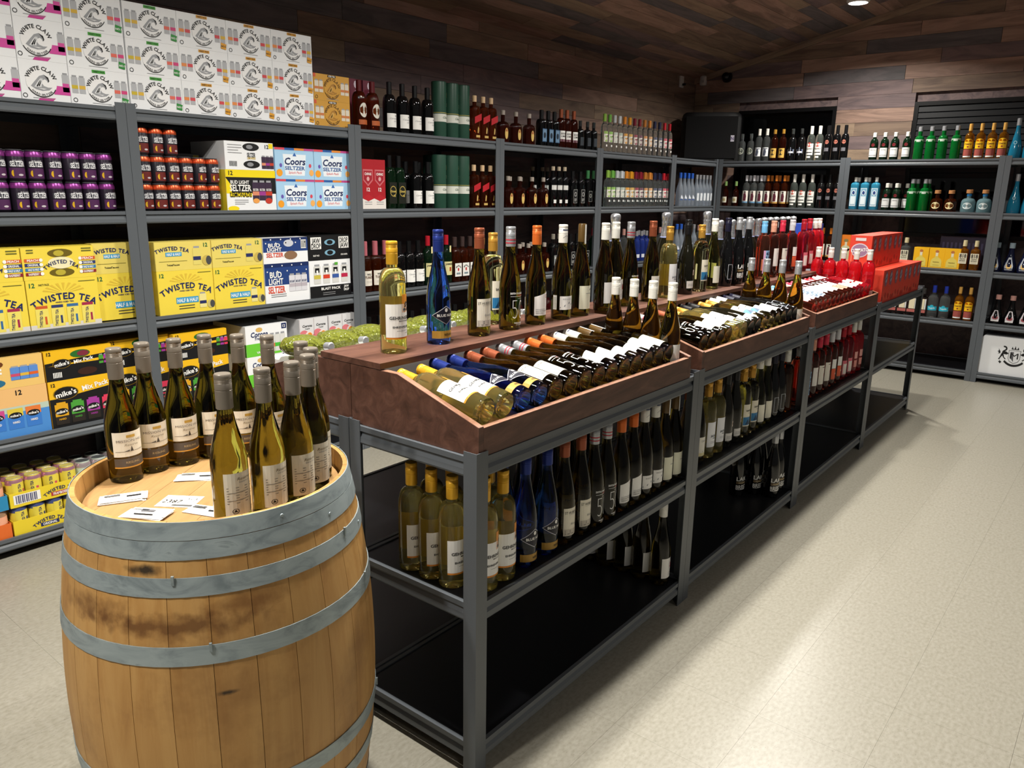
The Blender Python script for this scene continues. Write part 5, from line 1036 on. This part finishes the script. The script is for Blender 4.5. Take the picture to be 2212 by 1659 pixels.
row('dred', tuple(798+23*q for q in range(12)), 3, 'on the fourth shelf'); row('dred', tuple(1098+21*q for q in range(9)), 3, 'on the fourth shelf below the decanters')
# ================================================================ stocking the far wall
def brow(key, us, lev, where, back=0., zoff=.12):
    z = LV[lev]-.0022; R = K_[key]['R']; x = XB+.03+R+back
    for u in us: y = on_y(u, x, z+zoff); pend('far%d/%d' % (lev, back > .03), -y, key, (x, y, z), where, -math.pi/2)
ft, fs, f3 = 'on the far wall top', 'far wall second shelf', 'far wall third shelf'
brow('ring', (1602.5, 1621.5), 0, ft); brow('horse', (1638.5, 1655), 0, ft); brow('blackg', (1672, 1690), 0, ft); brow('hexl', (1710.5, 1729.7), 0, ft); brow('bac', (1750.6, 1768.5), 0, ft); brow('bacd', (1787.3, 1806.5, 1824), 0, ft)
brow('tanqb', (1888, 1910.5, 1933, 1959), 0, ft); brow('tanqg', (1985, 2010, 2036, 2065), 0, ft); brow('cuer', (2093, 2117, 2142, 2166.5), 0, ft); brow('alize', (2196, 2226), 0, ft)
brow('smalld', (1567, 1589), 1, fs); brow('captw', (1611, 1627, 1642.5), 1, fs); brow('captw', (1619, 1634, 1649), 1, 'far wall second shelf, rear', .08); brow('capto', (1657, 1675, 1692.5), 1, fs); brow('capto', (1665, 1682, 1699), 1, 'far wall second shelf, rear', .08)
brow('bac', (1714, 1732.5, 1752), 1, fs); brow('bacd', (1772, 1790, 1807), 1, fs); brow('bomb', (1845.5, 1867, 1890), 1, fs); brow('bomb', (1852, 1874), 1, 'far wall second shelf, rear', .08); brow('tanqb', (1915, 1935.5), 1, fs); brow('tanqb', (1923, 1944, 1951), 1, 'far wall second shelf, rear', .08)
brow('tanqg', (1969, 1996), 1, fs); brow('tanqg', (1979, 2003), 1, 'far wall second shelf, rear', .085); brow('julio', (2025, 2055), 1, fs); brow('blanc', (2093.5, 2128), 1, fs); brow('alize', (2194, 2222), 1, fs)
brow('t818b', (1956,), 2, f3); brow('t818r', (2082, 2107), 2, f3); brow('hypn', (2157, 2184.5, 2210), 2, f3); brow('capto', (1775, 1792), 2, f3); brow('blackg', (1566, 1585, 1605, 1625), 2, f3)
for u in (1988.5, 2022.5, 2056): put('patron', (XB+.03, on_y(u, XB+.03, 1.0)+.058, LV[2]-.002), 'yellow tequila box on the far wall third shelf, '+('by the clear tequila' if u < 2000 else 'middle of three' if u < 2040 else 'by the golden tequila'), 'yellow tequila boxes', -math.pi/2)
for u in (1825,): put('orng', (XB+.03, on_y(u, XB+.03, 1.0)+.05, LV[2]-.002), 'orange tequila box on the far wall third shelf', None, -math.pi/2)
f4b = 'far wall fourth shelf'
brow('pinkc', (1930, 1952, 1972, 1993), 3, f4b); brow('turq', (2015.5, 2040.5), 3, f4b); brow('cuer', (2070.5, 2093), 3, f4b); brow('cham', (2158, 2186, 2212), 3, f4b)
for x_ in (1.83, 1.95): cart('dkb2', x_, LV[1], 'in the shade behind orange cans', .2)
flush()
# dark cartons at the back of the third shelf and the crested panel below
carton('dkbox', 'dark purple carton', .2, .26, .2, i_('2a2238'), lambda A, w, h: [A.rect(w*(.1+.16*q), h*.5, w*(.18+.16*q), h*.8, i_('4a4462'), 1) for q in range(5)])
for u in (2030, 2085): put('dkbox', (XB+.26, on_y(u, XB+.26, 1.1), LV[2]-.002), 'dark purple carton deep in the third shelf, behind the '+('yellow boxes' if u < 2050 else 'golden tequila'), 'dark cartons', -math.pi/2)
t = thing('crest_panel', 'white cut-corner panel with a black lion crest on the bottom shelf', 'panel', (XB+.03, .973, z5+.0005), (0, 0, -math.pi/2))
pw, ph = .5, .315; ch = .022
ob('panel_board', Bx().prism([(0, 0), (pw, 0), (pw, ph-ch), (pw-ch, ph), (ch, ph), (0, ph-ch)], 0, .1, mat('white_board', 'e6e8ea', .4), 'y').mesh('panel_board'), t)
ob('top_rail', Bx().box((.0, .1005, ph-.02), (pw, .14, ph+.012), mat('dark_rail', '3a3a3e', .5)).mesh('top_rail'), t)
A = Art(); cx, cy = .25, .165
A.poly([(cx-.042, cy+.05), (cx+.042, cy+.05), (cx+.042, cy-.02), (cx+.03, cy-.045), (cx, cy-.06), (cx-.03, cy-.045), (cx-.042, cy-.02)], BLKI, 1); A.poly([(cx-.039, cy+.047), (cx+.039, cy+.047), (cx+.039, cy-.02), (cx+.028, cy-.042), (cx, cy-.056), (cx-.028, cy-.042), (cx-.039, cy-.02)], i_('dfe1e3'), 2)
A.text('M', cx, cy+.005, .05, BLKI, w=.056, bold=0, l=4); A.poly([(cx-.03, cy+.036), (cx-.006, cy+.036), (cx-.006, cy+.0), (cx-.002, cy-.045), (cx-.03, cy-.01)], i_('5a5a5e'), 3)
for s_ in (-1, 1):
    X = lambda p: [(cx+s_*a_, cy+b_) for a_, b_ in p]
    A.poly(X([(.04, .02), (.06, .035), (.085, .03), (.095, .005), (.085, -.005), (.075, .012), (.055, .01)]), BLKI, 1); A.ell(cx+s_*.075, cy+.058, .02, .022, BLKI, 1, 14, 60 if s_ > 0 else -90, 270 if s_ > 0 else 120, .45)
    A.poly(X([(.06, .03), (.078, .045), (.09, .03)]), BLKI, 2); A.poly(X([(.092, .01), (.102, -.02), (.11, -.034), (.1, -.036), (.094, -.02), (.084, -.004)]), BLKI, 1); A.poly(X([(.075, .008), (.07, -.012), (.056, -.026), (.06, -.032), (.078, -.014), (.084, .004)]), BLKI, 1)
    A.poly(X([(.1, .03), (.115, .055), (.112, .035), (.122, .03), (.108, .022), (.118, .01), (.1, .016)]), BLKI, 2); A.poly(X([(.082, -.055), (.1, -.04), (.098, -.052), (.108, -.05), (.092, -.07)]), BLKI, 1)
A.ell(cx, cy+.05, .105, .135, BLKI, 1, 16, 228, 312, .87)
for q in range(3): A.poly([(cx-.02+q*.02-.006, cy+.062), (cx-.02+q*.02+.006, cy+.062), (cx-.02+q*.02, cy+.08+.008*(q == 1))], BLKI, 1)
A.rect(cx-.026, cy+.057, cx+.026, cy+.062, BLKI, 1)
ob('crest_print', A.mesh('crest_print', flat(0)), t)
# ================================================================ wine on the display tables
def stand(key, u, d, z, where, grp=True, zo=.12, sc=None, rz=0., lift=.0006):
    # s along the table for a bottle seen in column u at depth d
    y = TY+d
    for _ in range(3):
        x = on_x(u, y, z+zo); y = TY+x*math.sin(TH)+d
    pend('table%.2f/%d%s' % (z, d > .5, where if z < 1 else ''), x, key, (x, y, z+lift), where, rz, sc)
ridge = 'on the ridge board'
RZ = ZT
for k, u in (('gehr', 848), ('nun', 947), ('hub', 1035), ('fifty', 1102), ('orange', 1158), ('mount', 1214), ('olive', 1255)): stand(k, u, .425, RZ, ridge, False, .16, rz=-.14)
for k, u in (('ship', 1305), ('ship', 1330)): stand(k, u, .425 if u < 1320 else .45, RZ, ridge, True, .16)
for k, u in (('fifty', 1357), ('oak', 1407), ('jack', 1444), ('grey', 1483), ('sand', 1513), ('pale', 1540), ('tri', 1569)): stand(k, u, .425, RZ, 'on the middle ridge board', False, .16)
for u in (1593, 1614): stand('lake', u, .425, RZ, 'on the middle ridge board', True, .16)
for k, u in (('r65', 1648), ('rpch', 1668), ('rdot', 1687), ('rspl', 1708)): stand(k, u, .425, RZ, ridge, False, .16)
for u in (1733, 1746): stand('rfrm', u, .425 if u < 1740 else .45, RZ, ridge, True, .16)
for u in (1757, 1766): stand('rwht', u, .44, RZ, ridge, True, .16)
stand('sand', 1064, .535, RZ, 'half hidden behind copper cap', False, .12)
for u in (1329, 1438.5, 1527): stand('spark', u, .535, RZ, 'on the ridge far side', True, .3, 1.075)
for u in (1556, 1582, 1606, 1624, 1639): stand('spark', u, .535, RZ, 'behind bold lettered wines', True, .28, .94)
for u in (1650, 1663.5, 1676, 1690, 1702, 1713.5): stand('spark_b', u, .535, RZ, 'behind the pink wines', True, .28, .95)
def lay(keys, s0, where):
    tilt = RT; s = s0
    for q, k in enumerate(keys):
        R = K_[k]['R']; s += R+.0003
        x, y, z = tp(s, .0228+R*math.sin(tilt)+.0015, TL[0]+.061+R*math.cos(tilt)+.0008-R*math.sin(tilt)*math.tan(tilt)*0+.0012)
        pv = keys[q-1] if q else None; nx = keys[q+1] if q+1 < len(keys) else None
        suf = (', by the '+SHORT[pv][1] if pv else ', against the tray end') if nx == k else (', by the '+SHORT[nx][1] if nx else ', by the standing bottles')
        put(k, (x, y, z), fit16(SHORT[k][0]+' '+where+suf), SHORT[k][0]+' '+where, rot=(-(math.pi/2-tilt), 0, TH)); s += R+.0003
    return s
pairs = lambda *k: [x for x in k for _ in (0, 1)]
lay(pairs('gehr', 'nun', 'hub', 'fifty', 'orange', 'mount', 'olive'), 1.297+.0195, 'in the barrel tray')
lay(pairs('fifty', 'oak', 'jack', 'grey', 'sand', 'pale', 'tri'), 2.492+.0225, 'in the middle tray')
lay(pairs('rpnk', 'r65', 'rpch', 'rdot', 'rspl', 'rfrm', 'rwht'), 3.712+.0195, 'in the pink tray')
for q in range(4):
    for k, s, w_ in (('ship_s', 2.405-.0195-.0362, 'upright, barrel tray'), ('silver_s', 3.632-.0195-.0362, 'upright, middle tray')):
        put(k, tp(s, .062+.0735*q, TF+.0006), SHORT[k][0]+' '+w_+(', against the front board', ', second from the front board', ', second from the ridge', ', against the ridge')[q], SHORT[k][0]+' '+w_)
for q in range(5): put('rstd', tp(4.822-.0195-.0362, .06+.0722*q, TF+.0006), 'scarlet wine bottle upright in the pink tray, '+('against the front board', 'second from the front board', 'third of five', 'second from the ridge', 'against the ridge')[q], 'scarlet bottles')
# middle shelves
MZ = TL[1]-.0025; m1, m2, m3 = 'under the barrel tray', 'under the middle tray', 'under the pink tray'
for k, us in (('gehr', (1052, 1079)), ('nun', (1133, 1179)), ('hub', (1216, 1251)), ('fifty', (1281, 1305)), ('orange', (1337, 1363)), ('mount', (1387, 1410)), ('olive', (1432, 1452))):
    for u in us: stand(k, u, .062, MZ, m1, True, .1)
rk = ('second rank', 'third rank', 'rear rank')
for q, d in enumerate((.136, .21, .284)):
    put('gehr', tp(1.285+.062, d, MZ+.0006), SHORT['gehr'][0]+' on the middle shelf edge, '+rk[q], 'yellow wine cluster'); put('gehr', tp(1.285+.138, d, MZ+.0006), SHORT['gehr'][0]+' on the middle shelf, inner, '+rk[q], 'yellow wine cluster')
put('gehr', tp(1.285+.214, .14, MZ+.0006), SHORT['gehr'][0]+' behind the blue bottles', 'yellow wine cluster')
for k, s in (('nun', 1.56), ('nun', 1.64), ('hub', 1.73), ('hub', 1.81), ('fifty', 1.9)): pend('second', s, k, tp(s, .14, MZ+.0006), 'second rank '+m1)
def even(keys, s0, s1, d, where):
    for q, k in enumerate(keys): pend('even'+where, q, k, tp(s0+(s1-s0)*q/(len(keys)-1), d, MZ+.0006), where)
even(pairs('oak', 'jack', 'grey', 'sand', 'pale', 'tri')+['amber'], 2.565, 3.605, .078, m2)
even(['rpnk', 'r65', 'rpch']+pairs('rdot', 'rspl', 'rfrm', 'rwht'), 3.765, 4.79, .078, m3)
flush()
# bottom shelves
OZ = TL[2]-.0025
for q in range(5): put('ship', tp(2.4728-.075, .065+.078*q, OZ+.0006), SHORT['ship'][0]+' on the bottom shelf, '+('frontmost', 'second', 'third', 'fourth', 'rearmost')[q]+' of five', 'bottom shelf bottles')
for q, (s, d) in enumerate(((3.515, .066), (3.6, .072), (3.5, .146), (3.59, .155), (3.52, .228), (3.425, .2))): put('lake', tp(s, d, OZ+.0006), SHORT['lake'][0]+' clustered on the bottom shelf, '+('at the shelf edge', 'by the post', 'second rank', 'second rank by the post', 'rear rank', 'apart at the side')[q], 'bottom shelf cluster', rz=-.3)
# red juice cases on the last table
for q in range(4):
    for r in range(2): put('clam', tp(4.93+.2465*q, .012+.2012*r, TL[0]+.0003), 'red juice case, lower layer, '+('by the wooden tray', 'second from the wooden tray', 'third from the wooden tray', 'at the table end')[q]+(', rear' if r else ''), 'lower red juice cases', TH)
for q in range(3): put('clam_u', tp(4.955+.2465*q, .105, TL[0]+.0003+.1948), 'red juice case, upper layer, '+('showing its badge end', 'middle one', 'at the far end')[q], 'upper red juice cases', TH)
for q in range(2): put('rbull', tp(5.12, .5, TL[0]-.002+.2208*q), 'blue and silver drink case '+('under its twin', 'on its twin')[q]+' behind the scarlet bottles', 'blue drink cases', TH)
# ---- green diamond flasks lying along the back of the first tray
gFl = mat('green_pressed_glass', '7c8232', .14, 0, .3, 1.35); nt, b = nodes(gFl); mp = coords(nt, (95, 95, 95)); ck = N(nt, 'ShaderNodeTexChecker', i_Scale=1.); nt.links.new(mp.outputs[0], ck.inputs['Vector'])
vv = N(nt, 'ShaderNodeTexVoronoi', i_Scale=1.1); nt.links.new(mp.outputs[0], vv.inputs['Vector']); bump(nt, b, vv.outputs['Distance'], 1., .006)
fl_b = Bx(); P = [(0, 0)]+[(.064*math.sin(math.pi*min(1, .08+.92*q/10))**.75 if q < 10 else .016, .155*q/10) for q in range(0, 10)]+[(.016, .158), (.0108, .172), (.0108, .2)]
flask = fl_b.lathe(P, gFl, 24, 2, .5).mesh('flask_body', 60)
fcap = Bx().lathe([(.0122, .188), (.0122, .21), (.01, .212), (0, .212)], cSil, 16).mesh('cap', 40)
wr = Bx(); pr2 = random.Random(5)
for q in range(7):
    T = Matrix.Translation((pr2.uniform(-.014, .014), pr2.uniform(-.01, .01), .013+pr2.uniform(0, .022))); wr.lathe([(0, -.012), (.011, -.006), (.014, .002), (.008, .01), (0, .013)], mat('white_paper', 'ecebe6', .7), 7, T=T)
wrap = wr.mesh('paper_knot', 30)
for q in range(8):
    s = 1.372+.129*q
    t = thing('glass_flask', 'green diamond-textured flask on the white carton, '+('nearest the oak barrel' if q == 0 else ORD[q+1]+' from the oak barrel'), 'bottle', tp(s, .838, 1.0+.036), (math.radians(84), 0, TH), 'green textured flasks')
    ob('flask_body', flask, t); ob('cap', fcap, t)
    if q < 7:
        t2 = thing('paper_wrap', 'crumpled white paper wad after the '+ORD[q+1]+' green flask from the barrel', 'paper', tp(s+.064, .61, 1.0008), (0, 0, q*1.3), 'white paper wads'); ob('paper_knot', wrap, t2); t2.scale = (.62,)*3
tag(ob('flat_carton', Bx().box((0, .0, 0), (1.06, .285, 1.0-TF-.0012), mat('white_paper', 'ecebe6', .7), .003).mesh('lining_sheet'), None, tp(1.323, .595, TF+.0006), (0, 0, TH)), 'long white carton under the green flasks', 'carton')
# ================================================================ on the barrel
BZ = HZ+.0005
def apart(P, d):
    P = [list(p) for p in P]
    for _ in range(60):
        for i in range(len(P)):
            for j in range(i):
                dx, dy = P[i][0]-P[j][0], P[i][1]-P[j][1]; r = math.hypot(dx, dy)
                if r < d: o = (d-r)/2/r; P[i][0] += dx*o; P[i][1] += dy*o; P[j][0] -= dx*o; P[j][1] -= dy*o
    return P
def barrel_label(k, q, n): return SHORT[k][0]+' on the barrel, '+(('by the price cards', 'second', 'third', 'fourth', 'fifth', 'by the rim gap')[q] if q in (0, n-1) else ('second', 'third', 'fourth', 'fifth')[q-1]+' of its arc')
for q, (x, y) in enumerate(apart(((.733, 1.705), (.803, 1.722), (.872, 1.716), (.947, 1.712), (1.003, 1.662), (1.044, 1.600)), .0718)): put('mis_f', (x, y, BZ), barrel_label('mis_f', q, 6), 'barrel bottles facing forward', rz=rnd.uniform(-.12, .12))
for q, (x, y) in enumerate(apart(((.762, 1.322), (.838, 1.308), (.912, 1.316), (.976, 1.350), (1.024, 1.404), (1.052, 1.478)), .0718)): put('mis_b', (x, y, BZ), barrel_label('mis_b', q, 6), 'barrel bottles turned around', rz=rnd.uniform(-.1, .2))
PAPER = mat('card_white', 'f2f1ee', .55)
cardm = Bx().box((-.042, -.021, 0), (.042, .021, .0006), PAPER).mesh('price_card')
def cprint(kind_):
    A = Art()
    if kind_ == 0: A.lines(-.036, -.006, .012, .006, 2, BK, .003); A.lines(.006, .034, -.004, .006, 1, BK, .006)
    elif kind_ == 1: A.lines(-.034, .0, .013, .004, 2, BK, .002); A.rect(-.014, .004, .014, .014, i_('6a6a6e'), 1); A.lines(-.02, .02, -.012, .006, 1, BK, .005)
    return A.mesh('card_print', lambda x, y, e: (x, y, .0006+e))
for q, (x, y, rz, n, kd, what) in enumerate(((.672, 1.592, -.42, 6, 0, 'thick stack of white price cards beside the forward bottles'), (.662, 1.474, -1.0, 7, 1, 'fanned stack of white price cards at the barrel rim'), (.838, 1.595, -.75, 4, 0, 'small stack of white price cards under the forward bottles'), (.752, 1.405, -1.1, 2, 0, 'white price cards half under the turned bottles'))):
    t = thing('price_cards', what, 'cards', (x, y, HZ+.0004), (0, 0, rz))
    for c in range(n): ob('price_card', cardm, t, (rnd.uniform(-.006, .006), rnd.uniform(-.004, .004), c*.0009), (0, 0, rnd.uniform(-.09, .09)))
    ob('card_print', cprint(kd), t, (0, 0, (n-1)*.0009+.0002))
t = thing('number_card', 'white price card with a handwritten number and a barcode', 'card', (.742, 1.492, HZ+.0004), (0, 0, -.95)); ob('price_card', Bx().box((-.04, -.03, 0), (.04, .03, .0006), PAPER).mesh('price_card'), t)
A = Art(); A.text('2387', -.014, -.003, .017, BK, w=.04, bold=0); A.text('VLA', .022, .012, .009, BK, bold=0, sh=.3); A.text('2', .03, .002, .008, BK, bold=0)
for q in range(16): A.rect(-.006+q*.0027, -.026, -.006+q*.0027+.0015, -.017, BK, 1)
ob('card_print', A.mesh('card_print', lambda x, y, e: (x, y, .0006+e)), t)
